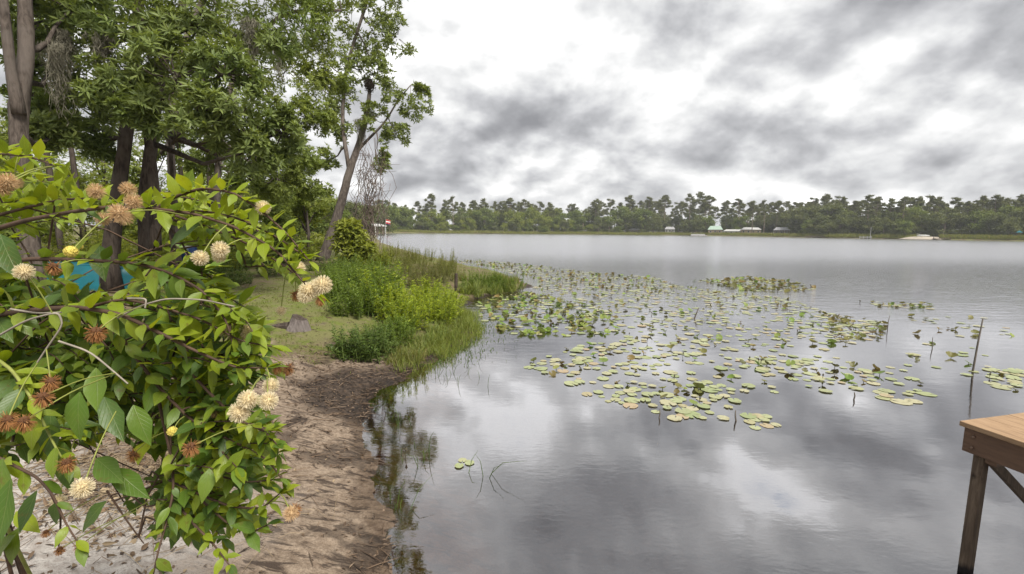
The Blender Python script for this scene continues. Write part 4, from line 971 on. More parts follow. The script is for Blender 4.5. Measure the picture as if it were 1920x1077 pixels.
def pad_mat(name, cols, trans=.2, rough=.5):
    m, t = new_mat(name); ob = t.n('ShaderNodeObjectInfo').outputs['Random']; isl = t.n('ShaderNodeNewGeometry').outputs['Random Per Island']
    r = t.math('FRACT', t.math('ADD', t.math('MULTIPLY', ob, 5.7), isl)); c = t.ramp(r, [(q / (len(cols) - 1), v) for q, v in enumerate(cols)])
    pos = t.n('ShaderNodeNewGeometry').outputs['Position']
    c = t.mixc(t.mapr(t.noise(pos, 16, 5, .65), .52, .72, 0, .6, True), c, (.13, .085, .03))
    bs = t.n('ShaderNodeBsdfPrincipled', i={'Base Color': c, 'Roughness': rough, 'Specular IOR Level': .3, 'Normal': t.n('ShaderNodeBump', i={'Strength': .25, 'Distance': .01, 'Height': t.noise(pos, 22, 3)}).outputs[0]})
    tr = t.n('ShaderNodeBsdfTranslucent', i={0: c}); finish(t, t.n('ShaderNodeMixShader', i={0: trans, 1: bs.outputs[0], 2: tr.outputs[0]}).outputs[0]); return m
m_padf = pad_mat('floating_pad', [(.25, .28, .14), (.31, .33, .19), (.21, .25, .12), (.34, .32, .21), (.27, .29, .15), (.33, .26, .17)], .1)
m_padg = pad_mat('raised_green_pad', [(.10, .17, .03), (.15, .22, .04), (.20, .24, .06), (.12, .18, .04), (.26, .25, .08)], .25)
m_pado = pad_mat('raised_olive_pad', [(.10, .11, .03), (.15, .14, .04), (.07, .075, .025), (.18, .13, .045), (.12, .14, .035)], .25)
PADS = {'flat': [pad_mesh('lily_pad', m_padf, .02, 0, s) for s in range(5)], 'green': [pad_mesh('lily_pad', m_padg, .25, .04 + .07 * s, 10 + s) for s in range(5)], 'olive': [pad_mesh('lily_pad', m_pado, .3, .06 + .11 * s, 20 + s) for s in range(5)]}
pad_grid = {}
pads = []      # (matrix, kind, variant, pixel size, zone)
def pad_zone(poly, n, mix, size, zone, tilt=1.0):
    W = np.array([onz(*v)[:2] for v in poly]); lo, hi_ = W.min(0), W.max(0); P = [tuple(v) for v in W]; k = 0; tries = 0
    while k < n and tries < n * 30:
        tries += 1; x, y = random.uniform(lo[0], hi_[0]), random.uniform(lo[1], hi_[1])
        if not in_poly(x, y, P): continue
        if zone not in ('raft', 'far') and .6 * vnoise(np.array([x * .9 + 50]), np.array([y * .9]))[0] + .4 * vnoise(np.array([x * 2.6]), np.array([y * 2.6 + 9]))[0] < random.uniform(.05, .85): continue
        cell = [(int(x * 2) + a_, int(y * 2) + b_) for a_ in (-1, 0, 1) for b_ in (-1, 0, 1)]
        if zone != 'raft' and any((x - q_[0]) ** 2 + (y - q_[1]) ** 2 < (size * .62) ** 2 for c_ in cell for q_ in pad_grid.get(c_, ())): continue
        if lake_sd([x], [y])[0] > -.15: continue
        pad_grid.setdefault((int(x * 2), int(y * 2)), []).append((x, y))
        kind = random.choices(['flat', 'green', 'olive'], mix)[0]; s = size * random.choice((.55, .7, .8, .95, 1.1)) * random.uniform(.85, 1.15) * (1 if kind == 'flat' else .8)
        M = Matrix.Rotation(random.random() * 6.28, 4, 'Z')
        if kind == 'flat': z = .004 + .014 * random.random(); M = M @ Matrix.Rotation(random.gauss(0, .015), 4, 'X')
        else: z = random.uniform(.0, .022) * tilt + .006; M = M @ Matrix.Rotation(random.gauss(0, .38) * tilt, 4, 'X') @ Matrix.Rotation(random.gauss(0, .32) * tilt, 4, 'Y')
        if kind != 'flat': z += .05 * s
        M = Matrix.Translation((x, y, z)) @ M @ Matrix.Diagonal((s, s, s, 1))
        pads.append((M, kind, random.randrange(5), s / math.hypot(x, y), zone, (x, y, z))); k += 1
pad_zone([(893, 572), (930, 556), (1000, 548), (1060, 562), (1150, 588), (1172, 622), (1085, 632), (985, 630), (925, 618), (900, 595)], 450, [.3, .5, .2], 0.258, 'raft')
pad_zone([(850, 490), (900, 488), (1000, 498), (1120, 512), (1230, 520), (1270, 538), (1180, 556), (1060, 556), (1000, 545), (1010, 525), (940, 508)], 840, [.5, .14, .36], 0.258, 'far')
pad_zone([(1060, 560), (1260, 535), (1480, 560), (1640, 615), (1600, 650), (1400, 640), (1180, 640), (1160, 600)], 630, [.74, .08, .18], 0.228, 'mid')
pad_zone([(980, 688), (1060, 650), (1180, 635), (1400, 640), (1580, 660), (1640, 700), (1600, 735), (1480, 745), (1330, 735), (1160, 725), (1050, 715)], 245, [.82, .07, .11], 0.220, 'mid2')
pad_zone([(1055, 712), (1200, 720), (1370, 725), (1380, 755), (1365, 785), (1270, 788), (1200, 765), (1110, 750)], 60, [.86, .07, .07], 0.228, 'near')
pad_zone([(1300, 528), (1400, 520), (1480, 528), (1540, 542), (1480, 549), (1400, 546)], 225, [.25, .15, .6], 0.319, 'patch')
pad_zone([(1630, 565), (1750, 572), (1745, 582), (1640, 574)], 39, [.5, .1, .4], 0.258, 'scatter')
pad_zone([(1540, 590), (1660, 605), (1650, 640), (1560, 640)], 75, [.45, .1, .45], 0.228, 'scatter')
pad_zone([(1560, 690), (1680, 680), (1770, 740), (1700, 760), (1600, 735)], 26, [.8, .1, .1], 0.228, 'scatter')
pad_zone([(1680, 590), (1920, 600), (1920, 650), (1800, 720), (1700, 690)], 42, [.65, .1, .25], 0.213, 'right')
pad_zone([(1850, 690), (1920, 695), (1920, 740), (1860, 725)], 21, [.8, .1, .1], 0.228, 'right')
pad_zone([(1400, 780), (1440, 780), (1460, 803), (1410, 803)], 12, [1, 0, 0], 0.182, 'stray')
pad_zone([(860, 862), (893, 862), (893, 876), (860, 876)], 3, [1, 0, 0], 0.152, 'lone')
ZL = {'raft': 'in the dense raft off the grassy point', 'far': 'in the far drift beyond the point', 'mid': 'scattered over the middle of the cove', 'mid2': 'in the broad pale drift in mid cove',
      'near': 'in the near tongue of pads towards the camera', 'patch': 'in the separate olive patch further out', 'scatter': 'in loose scatter at the drift\'s right end', 'right': 'in open water near the leaning pole', 'stray': 'in the small stray cluster near the dock side', 'lone': 'alone on calm water near the sandy bank'}
KL = {'flat': 'flat pale green lily pad', 'green': 'raised curled green lily pad', 'olive': 'raised folded olive lily pad'}
order = sorted(range(len(pads)), key=lambda q: -pads[q][3]); single = set(order[:300]); rest = {k: MB() for k in PADS}
_pv = {}
for k, ms in PADS.items():
    for q, m in enumerate(ms):
        _pv[k, q] = (np.array([v.co[:] for v in m.vertices]), np.array([p_.vertices[:] for p_ in m.polygons if len(p_.vertices) == 3]), np.array([p_.vertices[:] for p_ in m.polygons if len(p_.vertices) == 4]))
for q, (M, kind, v, s, zone, loc) in enumerate(pads):
    if q in single:
        o = link('lily_pad', PADS[kind][v]); o.matrix_world = M; tag(o, f'{KL[kind]} {ZL[zone]}', 'lily pad', f'{KL[kind]}s {ZL[zone]}')
    else:
        V, T, Q = _pv[kind, v]; A = np.array(M); rest[kind].add(V @ A[:3, :3].T + A[:3, 3], T, Q)
for k, m, lab in (('flat', m_padf, 'flat pale lily pads too small and far to tell apart'), ('green', m_padg, 'raised green lily pads too far to tell apart'), ('olive', m_pado, 'raised olive lily pads too far to tell apart')):
    tag(link('lily_pads', rest[k].mesh('lily_pads', m, True)), lab, 'lily pads', kind='stuff')
# stalks of the raised pads and dark seed heads
b = MB()
for (M, kind, v, s, zone, loc) in pads:
    if kind != 'flat': tube(b, [[loc[0], loc[1], -.1], [loc[0], loc[1], loc[2]]], .006, 4, cap=False)
for q in range(55):
    M, kind, v, s, zone, loc = random.choice(pads); x, y = loc[0] + random.gauss(0, .4), loc[1] + random.gauss(0, .4); hz = random.uniform(.02, .08)
    tube(b, [[x, y, -.05], [x + .01, y, hz], [x + .012, y, hz + .03], [x + .012, y, hz + .055]], [.004, .004, .016, .003], 6, cap=False)
tag(link('lily_stalks', b.mesh('lily_stalks', plain('lily_stalk', (.06, .05, .03), .7, .3, 9))), 'dark stalks and seed heads standing among the lily pads', 'lily stalks', kind='stuff')
# orange pad on a tall stalk, and the odd sticks
m_stick = plain('grey_stick', (.10, .085, .07), .9, .3, 9, stretch=(1, 1, .3))
def stick(name, x0, y0, x1, y1, r, label, cat='stick', lean=0.0):
    p = onz(x0, y0); d = project(p)[2]; tp = at(x1, y1, d + lean) - p; b = MB()
    tube(b, [[0, 0, -.6], [0, 0, 0], tp * .5 + rdir(1)[0] * .01, tp], [r, r, r * .85, r * .6], 7); tag(link(name, b.mesh(name, m_stick, True), None, p), label, cat)
stick('pole', 1824, 697, 1843, 598, .018, 'thin leaning pole standing in the water beyond the dock', 'pole')
stick('stick', 1302, 598, 1310, 578, .022, 'short dark stick leaning out of the mid-cove pads')
stick('stick', 1601, 750, 1602, 736, .012, 'short dark stem standing alone below the pads')
stick('stick', 1664, 620, 1668, 592, .010, 'pale thin reed standing right of the drift of pads')
stick('stick', 1748, 655, 1749, 633, .010, 'dark bent stem in open water left of the leaning pole')
stick('stick', 1236, 784, 1237, 768, .010, 'dark stem with a round tip at the front of the near pads')
stick('stick', 1380, 790, 1379, 770, .012, 'dark stem beside the folded pad at the front of the drift')
p = ground_at(855, 548); b = MB(); tube(b, [[0, 0, -.3], [0, .01, .35], [.01, 0, .72]], [.07, .065, .06], 9, wob=.06)
tag(link('wooden_post', b.mesh('wooden_post', plain('dark_old_wood', (.06, .045, .035), .9, .3, 7)), None, p), 'short dark wooden post standing in weeds on the point', 'post')

# ------------------------------------------------------------------ dock at the right
m_deck, t = new_mat('brown_stained_boards')
tc = t.vmath('ADD', t.vmath('MULTIPLY', t.n('ShaderNodeTexCoord').outputs['Object'], (9, .9, 9)), t.vmath('SCALE', t.n('ShaderNodeCombineXYZ', i={0: t.n('ShaderNodeObjectInfo').outputs['Random']}).outputs[0]))
for nd in t.t.nodes:
    if nd.bl_idname == 'ShaderNodeVectorMath' and nd.operation == 'SCALE': nd.inputs[3].default_value = 40
a = t.noise(tc, 3.2, 7, .7, .8); f_ = t.noise(tc, 14, 5, .7)
c = t.ramp(a, [(.30, (.17, .108, .062)), (.5, (.27, .178, .104)), (.72, (.335, .23, .14))])
c = t.mixc(t.mapr(f_, .58, .74, 0, .8, True), c, (.10, .055, .033))
finish(t, t.n('ShaderNodeBsdfPrincipled', i={'Base Color': c, 'Roughness': .7, 'Specular IOR Level': .25, 'Normal': t.n('ShaderNodeBump', i={'Strength': .5, 'Distance': .006, 'Height': f_}).outputs[0]}).outputs[0])
m_fascia = plain('brown_fascia_paint', (.130, .078, .051), .65, .15, 5, bump=.25, stretch=(6, 1, 6))
m_post, t = new_mat('weathered_post')
oc = t.n('ShaderNodeTexCoord').outputs['Object']; st_ = t.vmath('MULTIPLY', oc, (9, 9, .9)); a = t.noise(st_, 3, 7, .7, .6); n2 = t.noise(oc, 4.5, 4, .6)
c = t.ramp(a, [(.3, (.040, .029, .021)), (.5, (.095, .069, .049)), (.7, (.155, .118, .085))])
c = t.mixc(t.mapr(n2, .58, .68, 0, .9, True), c, (.018, .012, .010))
zz = t.n('ShaderNodeSeparateXYZ', i={0: oc}).outputs[2]
c = t.mixc(t.mapr(t.math('ADD', zz, t.math('MULTIPLY', a, .1)), .10, .15, 1, 0), c, (.010, .008, .008))      # tide mark, wet and algae-black
finish(t, t.n('ShaderNodeBsdfPrincipled', i={'Base Color': c, 'Roughness': .8, 'Specular IOR Level': .25, 'Normal': t.n('ShaderNodeBump', i={'Strength': .6, 'Distance': .01, 'Height': a}).outputs[0]}).outputs[0])
m_bolt = plain('rusty_bolt', (.22, .15, .11), .5, .2, 9, metallic=.4)
DZ = 1.2; DC = onz(1799, 789, DZ); ang = math.atan2(.25, .97)        # deck corner; local +X along the board ends, local -Y along the boards
e = empty('dock', (DC[0], DC[1], 0), 'brown wooden dock corner on square posts at picture right', 'dock'); e.rotation_euler.z = ang
PW, TH, LB = .262, .038, 4.2
for q in range(9):
    b = MB(); bevel_box(b, (0, -LB, DZ - TH), (PW - .004, 0, DZ), .004); o = link('plank', b.mesh('plank', m_deck), e, (q * PW, 0, -.0015 * (q % 2)))
b = MB(); bevel_box(b, (.028, -LB + .1, DZ - TH - .19), (.066, -.020, DZ - TH), .003); link('rim_joist', b.mesh('rim_joist', m_fascia), e)
b = MB(); bevel_box(b, (.068, -.058, DZ - TH - .18), (9 * PW - .05, -.022, DZ - TH), .003); link('end_joist', b.mesh('end_joist', m_fascia), e)
for (x, y) in ((.108, -.100), (9 * PW - .2, -.10), (.108, -2.6), (9 * PW - .2, -2.6)):
    b = MB(); bevel_box(b, (-.034, -.034, -1.8), (.034, .034, DZ - TH - .002), .006); link('post', b.mesh('post', m_post), e, (x, y, 0))
b = MB(); bevel_box(b, (.068, -.21, DZ - TH - .235), (.50, -.142, DZ - TH - .19), .003); link('inner_beam', b.mesh('inner_beam', m_fascia), e)
for (y, z) in ((-.085, -.055), (-.085, -.14), (-1.4, -.055), (-1.4, -.14)):
    b = MB(); tube(b, [[.028, y, DZ - TH + z], [.016, y, DZ - TH + z], [.011, y, DZ - TH + z]], [.011, .010, .005], 10); link('bolt', b.mesh('bolt', m_bolt, True), e)
b = MB(); V = []                                                     # diagonal brace from the corner post to the next one
d_ = np.array([[.13, -.160, DZ - .27], [1.55, -.160, DZ - 1.42]]); ax = unit(d_[1] - d_[0]); up_ = unit(np.cross([0, 1, 0], ax))
for p_ in d_:
    for s1, s2 in ((-1, -1), (1, -1), (1, 1), (-1, 1)): V.append(p_ + np.array([0, 1, 0]) * s1 * .018 + up_ * s2 * .032)
b.add(V, None, [[0, 1, 2, 3], [7, 6, 5, 4], [0, 4, 5, 1], [1, 5, 6, 2], [2, 6, 7, 3], [3, 7, 4, 0]]); link('brace', b.mesh('brace', m_post), e)

# ------------------------------------------------------------------ teal kayak and blue tub on the bank, stump
p = at(132, 536, 11.2); gz0 = gz(p[0], p[1])
def kayak(p, rz, L, W, Hh, label):
    e = empty('kayak', p, label, 'kayak'); e.rotation_euler.z = rz
    link('hull', hull('hull', L, W, Hh, m_teal), e)
    for k, yy in enumerate((-.16, 0, .16)):
        b = MB(); tube(b, [[-L * .36, yy * .5, Hh * .93], [-L * .2, yy, Hh * (1.0 - abs(yy) * .55)], [L * .2, yy, Hh * (1.0 - abs(yy) * .55)], [L * .36, yy * .5, Hh * .93]], .018, 6); link('hull_rib', b.mesh('hull_rib', m_teal, True), e)
    m_strap = plain('dark_strap', (.06, .045, .05), .8, .2, 9)
    for x in (-L * .1, L * .30):
        b = MB(); wd = W / 2 * (1 - abs(2 * x / L) ** 2.6); tube(b, [[x, wd * 1.03 * math.cos(a), Hh * 1.03 * math.sin(a) ** .7 if 0 < a < math.pi else 0] for a in np.linspace(0, math.pi, 13)], .014, 5); link('strap', b.mesh('strap', m_strap), e)
    for s in (-1, 1):
        b = MB(); tube(b, [[s * (L / 2 - .05), 0, .08], [s * (L / 2 + .06), 0, .12], [s * (L / 2 + .02), 0, .2]], .016, 6); link('handle', b.mesh('handle', m_strap), e)
    return e
for q, (z_, lab) in enumerate(((0.0, 'upper'),)):
    kayak((p[0], p[1], gz0 - .02), .12, 2.9, .8, .66, 'teal kayak lying upside down behind the flowering bush')
m_blue = plain('blue_plastic', (.008, .035, .13), .4, .1, 3, spec=.4)
p = at(352, 505, 14.5); z0 = gz(p[0], p[1]); e = empty('plastic_barrel', (p[0], p[1], z0), 'dark blue plastic barrel glimpsed through the flowering bush', 'barrel')
b = MB(); tube(b, [[0, 0, 0], [0, 0, .02], [0, 0, .3], [0, 0, .45], [0, 0, .6], [0, 0, .88], [0, 0, .9]], [.24, .28, .29, .295, .29, .28, .25], 20); link('drum', b.mesh('drum', m_blue, True), e)
for z_ in (.28, .62):
    b = MB(); a = np.linspace(0, 2 * math.pi, 25); tube(b, np.stack([.297 * np.cos(a), .297 * np.sin(a), np.full(25, z_)], 1), .014, 6, cap=False); link('rib', b.mesh('rib', m_blue, True), e)
b = MB(); tube(b, [[0, 0, .9], [0, 0, .93]], [.27, .26], 20); link('lid', b.mesh('lid', m_white, True), e)

p = ground_at(556, 618); d = project(p)[2]; e = empty('tree_stump', p, 'weathered grey stump leaning on the grass beside the flowering bush', 'stump'); e.rotation_euler.z = .2
m_stump = bark_mat('grey_stump_wood', (.05, .04, .037), (.17, .145, .135), 20)
W_ = 40 * d / F / 2; b = MB(); K = 16; V = []
for s in range(7):
    f = s / 6
    for q in range(K):
        a = 2 * math.pi * q / K; r = W_ * (1.15 - .55 * f) * (1 + .16 * math.sin(a * 3 + 1) + .1 * math.sin(a * 7)); V.append([r * math.cos(a) + W_ * .25 * f, r * math.sin(a) * .8, -.05 + W_ * 1.35 * f * (1 - .35 * math.cos(a + .5) * f * .6)])
b.add(V, None, [[s * K + q, s * K + (q + 1) % K, (s + 1) * K + (q + 1) % K, (s + 1) * K + q] for s in range(6) for q in range(K)]); link('trunk_base', b.mesh('trunk_base', m_stump), e)
b = MB(); top = np.array(V[-K:]); b.add(np.concatenate([top, [top.mean(0) - [0, 0, W_ * .22]]]), [[q, (q + 1) % K, K] for q in range(K)]); link('cut_top', b.mesh('cut_top', m_darkbark), e)
b = MB(); tube(b, [[-W_ * .6, 0, .06], [-W_ * 1.8, .05, .05], [-W_ * 3.2, .12, .0]], [W_ * .45, W_ * .35, W_ * .12], 9, wob=.1); link('root', b.mesh('root', m_darkbark), e)

# ------------------------------------------------------------------ flowering bush in the foreground
random.seed(11); rng = np.random.default_rng(11)
def bush_leaf_mat(name, cols, trans, vein):
    m, t = new_mat(name)
    isl = t.n('ShaderNodeNewGeometry').outputs['Random Per Island']; ob = t.n('ShaderNodeObjectInfo').outputs['Random']
    r = t.math('FRACT', t.math('ADD', isl, t.math('MULTIPLY', ob, 9.7)))
    c = t.ramp(r, [(q / (len(cols) - 1), v) for q, v in enumerate(cols)])
    uv = t.n('ShaderNodeSeparateXYZ', i={0: t.n('ShaderNodeUVMap', uv_map='leaf').outputs[0]})
    u, v = uv.outputs[0], uv.outputs[1]; av = t.math('ABSOLUTE', v)
    mid = t.mapr(av, .0, .05, 1, 0, True)
    rib = t.math('FRACT', t.math('MULTIPLY', t.math('SUBTRACT', u, t.math('MULTIPLY', av, .35)), 8.0))
    rib = t.math('MULTIPLY', t.mapr(t.math('ABSOLUTE', t.math('SUBTRACT', rib, .5)), 0, .12, 1, 0, True), .45)
    vf = t.math('MAXIMUM', mid, rib)
    c = t.mixc(t.math('MULTIPLY', vf, .55), c, vein)
    pos = t.n('ShaderNodeNewGeometry').outputs['Position']
    c = t.mixc(t.mapr(t.noise(pos, 60, 4, .6), .58, .74, 0, .6, True), c, (.12, .085, .025))
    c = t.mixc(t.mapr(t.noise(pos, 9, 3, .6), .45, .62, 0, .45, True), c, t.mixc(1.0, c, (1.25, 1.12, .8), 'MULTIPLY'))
    bp = t.n('ShaderNodeBump', i={'Strength': .35, 'Distance': .002, 'Height': t.math('ADD', t.math('MULTIPLY', vf, -1.0), t.noise(pos, 90, 3))}).outputs[0]
    bs = t.n('ShaderNodeBsdfPrincipled', i={'Base Color': c, 'Roughness': .42, 'Specular IOR Level': .4, 'Normal': bp})
    tr = t.n('ShaderNodeBsdfTranslucent', i={0: t.mixc(1.0, c, (1.25, 1.15, .45), 'MULTIPLY')})
    finish(t, t.n('ShaderNodeMixShader', i={0: trans, 1: bs.outputs[0], 2: tr.outputs[0]}).outputs[0]); return m
m_young_lit = bush_leaf_mat('young_lit_bush_leaf', [(.185, .255, .018), (.235, .310, .020), (.150, .225, .022), (.270, .330, .030), (.120, .190, .030)], .48, (.30, .34, .10))  # brighter for upper leaves: top light painted in, along with younger leaf colour
m_mature_shaded = bush_leaf_mat('mature_shaded_bush_leaf', [(.065, .125, .020), (.095, .170, .022), (.130, .205, .028), (.078, .140, .026), (.052, .100, .022)], .40, (.18, .23, .08))  # darker for lower, inner leaves: shade painted in, along with older leaf colour
m_twig = plain('brown_twig', (.075, .045, .03), .75, .3, 30)
m_gtwig = plain('green_twig', (.20, .22, .05), .6, .2, 30)
m_dtwig = plain('bare_grey_twig', (.26, .23, .19), .85, .2, 30)

def leaf_arrays(width, droop, fold, wave, seed):
    r = np.random.default_rng(seed); K = 9; ts = np.linspace(0, 1, K); prof = np.array([.06, .50, .83, .98, 1.0, .86, .60, .28, .0])
    prof = prof * (1 + .03 * r.standard_normal(K)); V = []; UV = []
    for t_, w_ in zip(ts, prof):
        for s in (-1, 0, 1):
            z = -droop * t_ ** 2 + fold * abs(s) * w_ * width * .5 + wave * math.sin(t_ * 9 + s) * w_ * width * abs(s)
            V.append([t_, s * width * .5 * w_, z]); UV.append([t_, s * w_])
    Q = [[3 * q + s, 3 * q + s + 1, 3 * q + s + 4, 3 * q + s + 3] for q in range(K - 1) for s in (0, 1)]
    return np.array(V), np.array(Q), np.array(UV)
def uv_mesh(name, V, Q, UV, mat):
    b = MB(); b.add(V, None, Q); me = b.mesh(name, mat, True); ul = me.uv_layers.new(name='leaf')
    li = np.zeros(len(me.loops), np.int32); me.loops.foreach_get('vertex_index', li); ul.data.foreach_set('uv', UV[li].astype(np.float32).ravel()); return me
LV = [leaf_arrays(w_, d_, f_, v_, s) for s, (w_, d_, f_, v_) in enumerate([(.40, .12, .30, .05), (.44, .25, .20, .08), (.36, .05, .42, .04), (.45, .35, .15, .06), (.38, .18, .25, -.07), (.42, -.06, .35, .05)])]
LM = {'young_lit': [uv_mesh('leaf', *a, m_young_lit) for a in LV], 'mature_shaded': [uv_mesh('leaf', *a, m_mature_shaded) for a in LV]}

BASE = np.array([-2.05, 1.75, 0.0]); BASE[2] = gz(BASE[0], BASE[1])
bush = empty('flowering_bush', BASE, 'leafy bush with round cream flower balls and withered brown ones in the foreground', 'bush')
leaves = []          # (pos, dir, normal, length, kind)
mains = []
def smooth_poly(pts, k=6):
    P = np.array(pts, float); tt = np.linspace(0, len(P) - 1, k * (len(P) - 1) + 1); Q = np.stack([np.interp(tt, np.arange(len(P)), P[:, a]) for a in range(3)], 1)
    for _ in range(3): Q[1:-1] = (Q[:-2] + 2 * Q[1:-1] + Q[2:]) / 4
    return Q
def grow(P, young_lit, Lr, step, bare=0.0, upright=0.3, skip=0.12, tipyoung=True):
    """opposite leaf pairs along a world polyline"""
    seg = np.linalg.norm(np.diff(P, axis=0), axis=1); s = np.concatenate([[0], np.cumsum(seg)]); tot = s[-1]; x = bare * tot + step * .5; tw = random.random() * 3.14
    while x < tot + 1e-6:
        p = np.array([np.interp(x, s, P[:, a]) for a in range(3)]); q = np.array([np.interp(min(tot, x + .01), s, P[:, a]) for a in range(3)]); T = q - p
        if np.linalg.norm(T) < 1e-6: T = P[-1] - P[-2]
        T = unit(T); f = x / tot; side = unit(np.cross(T, [0, 0, 1.0])); upv = np.cross(side, T)
        tw += 1.35
        for sg in (-1, 1):
            if random.random() < skip: continue
            lat = (side * math.cos(tw) + upv * math.sin(tw)) * sg
            D = unit(T * random.uniform(.35, .8) + lat * .8 + np.array([0, 0, upright + random.gauss(0, .22)]) + rdir(1)[0] * .18)
            N = unit(np.array([0, 0, 1.0]) + rdir(1)[0] * .42 + T * .15 - FWD * .20)
            L = .80 * random.uniform(*Lr) * random.uniform(.72, 1.15) * (1 - .35 * max(0, f - .7) / .3)
            yg = young_lit + .18 + (.35 if tipyoung and f > .75 else 0)
            leaves.append((p, D, N, L, 'young_lit' if random.random() < yg else 'mature_shaded'))
        x += step * .74 * random.uniform(.75, 1.3)
    # a closing pair at the tip
    T = unit(P[-1] - P[-2])
    for sg in (-1, 1):
        D = unit(T + rdir(1)[0] * .35 + [0, 0, upright * .5]); leaves.append((P[-1], D, unit(np.array([0, 0, 1.]) + rdir(1)[0] * .4), random.uniform(*Lr) * .6, 'young_lit' if random.random() < young_lit + .3 else 'mature_shaded'))
def branch(pts, r0, young_lit, Lr=(.055, .10), step=.036, bare=0.0, upright=.3, root=True, mat=None, grows=True, skip=.12):
    W_ = [at(*p) for p in pts]; P = smooth_poly(W_)
    if grows: grow(P, young_lit, Lr, step, bare, upright, skip)
    full = P
    if root:
        a = W_[0]; sh = BASE + np.array([random.uniform(-.12, .12), random.uniform(-.12, .12), -.05]); mid = sh * .35 + a * .65 + np.array([-.1, 0, .12 if a[2] > 2 else -.1])
        full = np.concatenate([smooth_poly([sh, sh * .6 + mid * .4 + [0, 0, .1], mid, a])[:-1], P])
    n = len(full); k = n - len(P); R = np.concatenate([np.linspace(r0 * 2.0, r0, k) if k else [], np.linspace(r0, .0016, len(P))])
    b = MB(); tube(b, full, R, 6, cap=False); link('branch', b.mesh('branch', mat or m_twig, True, BASE), bush); mains.append(P)
branch([(-70, 450, 1.15), (40, 415, 1.1), (120, 400, 1.05), (200, 388, 1.0), (290, 392, 1.0), (360, 400, 1.0), (440, 425, 1.0), (520, 470, 1.0), (560, 520, 1.0), (585, 545, 1.0)], .006, .8, (.05, .085), bare=.32)
branch([(-60, 420, 1.2), (40, 392, 1.2), (110, 375, 1.15), (170, 372, 1.1), (215, 378, 1.05)], .005, .85, bare=.25, upright=.6)
branch([(-60, 300, 1.15), (10, 288, 1.1), (60, 295, 1.05), (105, 312, 1.02)], .004, .95, (.05, .085), upright=.35)
branch([(-60, 360, 1.3), (40, 335, 1.25), (100, 345, 1.2), (150, 380, 1.15)], .004, .9, upright=.4)
branch([(290, 395, 1.05), (320, 372, 1.05), (380, 352, 1.03), (440, 362, 1.0), (490, 395, 1.0), (540, 440, 1.0), (580, 490, 1.0)], .004, .92, (.048, .08), .03, root=False, upright=.65)
branch([(310, 400, 1.1), (380, 395, 1.08), (450, 410, 1.05), (520, 445, 1.05), (570, 480, 1.02)], .0035, .85, (.05, .085), .03, root=False, upright=.5)
branch([(330, 405, 1.15), (400, 430, 1.12), (460, 455, 1.1), (520, 490, 1.08), (575, 530, 1.05)], .0035, .65, (.05, .085), .034, root=False, upright=.2)
branch([(-60, 500, 1.2), (60, 485, 1.12), (160, 488, 1.08), (260, 494, 1.05), (320, 512, 1.05), (380, 545, 1.05), (425, 600, 1.05), (445, 680, 1.05)], .006, .45, (.06, .10), bare=.3, upright=.1)
branch([(-60, 600, 1.1), (50, 582, 1.05), (150, 576, 1.0), (230, 590, 1.0), (300, 625, 1.0), (370, 660, 1.0), (440, 690, 1.0), (500, 690, 1.0)], .007, .55, (.06, .11), bare=.1, upright=.2)
branch([(150, 580, 1.05), (230, 560, 1.05), (300, 575, 1.05), (380, 600, 1.05), (450, 640, 1.05), (510, 650, 1.05)], .004, .6, (.055, .10), .034, root=False, upright=.3)
branch([(190, 580, 1.05), (240, 650, 1.12), (300, 730, 1.12), (360, 790, 1.1), (430, 825, 1.08), (500, 860, 1.05), (530, 900, 1.05)], .005, .35, (.06, .10), root=False, upright=.05)
branch([(350, 690, 1.1), (400, 745, 1.08), (450, 790, 1.05), (500, 810, 1.05), (520, 850, 1.05)], .004, .4, (.05, .09), root=False, upright=.1)
branch([(290, 715, 1.12), (308, 800, 1.13), (322, 860, 1.12), (326, 920, 1.1), (312, 980, 1.08), (295, 1040, 1.05), (285, 1090, 1.05)], .004, .3, (.05, .085), bare=.35, upright=-.25, root=False)
branch([(318, 900, 1.15), (370, 925, 1.12), (430, 950, 1.1), (490, 955, 1.08), (525, 925, 1.05)], .004, .35, (.05, .085), .028, root=False, upright=.1)
branch([(320, 930, 1.12), (360, 980, 1.1), (400, 1020, 1.08), (430, 1060, 1.05)], .004, .25, (.05, .085), .03, root=False, upright=-.1)
branch([(330, 880, 1.15), (400, 890, 1.12), (460, 905, 1.1), (510, 900, 1.08)], .003, .4, (.05, .085), .03, root=False, upright=.1)
branch([(380, 940, 1.12), (430, 985, 1.1), (470, 1000, 1.1), (500, 985, 1.08)], .003, .3, (.045, .08), .03, root=False, upright=0)
branch([(-60, 640, 1.0), (20, 690, .97), (55, 740, .95), (85, 800, .95), (110, 850, .95), (125, 870, .95)], .004, .35, (.06, .10), bare=.35, upright=.1, mat=m_gtwig)
branch([(-60, 830, .95), (20, 870, .93), (70, 895, .92), (100, 930, .92), (125, 985, .92), (148, 1020, .92)], .0035, .15, (.06, .09), .06, bare=.2, upright=-.2, skip=.35)
branch([(95, 925, .95), (115, 970, .95), (110, 1025, .95)], .002, 0, root=False, grows=False)
branch([(200, 920, 1.3), (240, 980, 1.3), (270, 1020, 1.3)], .003, 0, root=False, grows=False)
# bare dead twigs in front
for pts in ([(-20, 640, .95), (50, 600, .93), (110, 585, .92), (118, 610, .92), (90, 650, .92), (70, 680, .92)], [(20, 580, .95), (70, 588, .94), (115, 586, .93)], [(215, 600, 1.0), (260, 575, .98), (310, 560, .97), (380, 562, .97), (440, 575, .97)], [(240, 560, .97), (275, 560, .96), (272, 578, .96)], [(110, 640, .95), (170, 660, .95), (240, 720, .95)]):
    branch(pts, .0022, 0, root=False, mat=m_dtwig, grows=False)
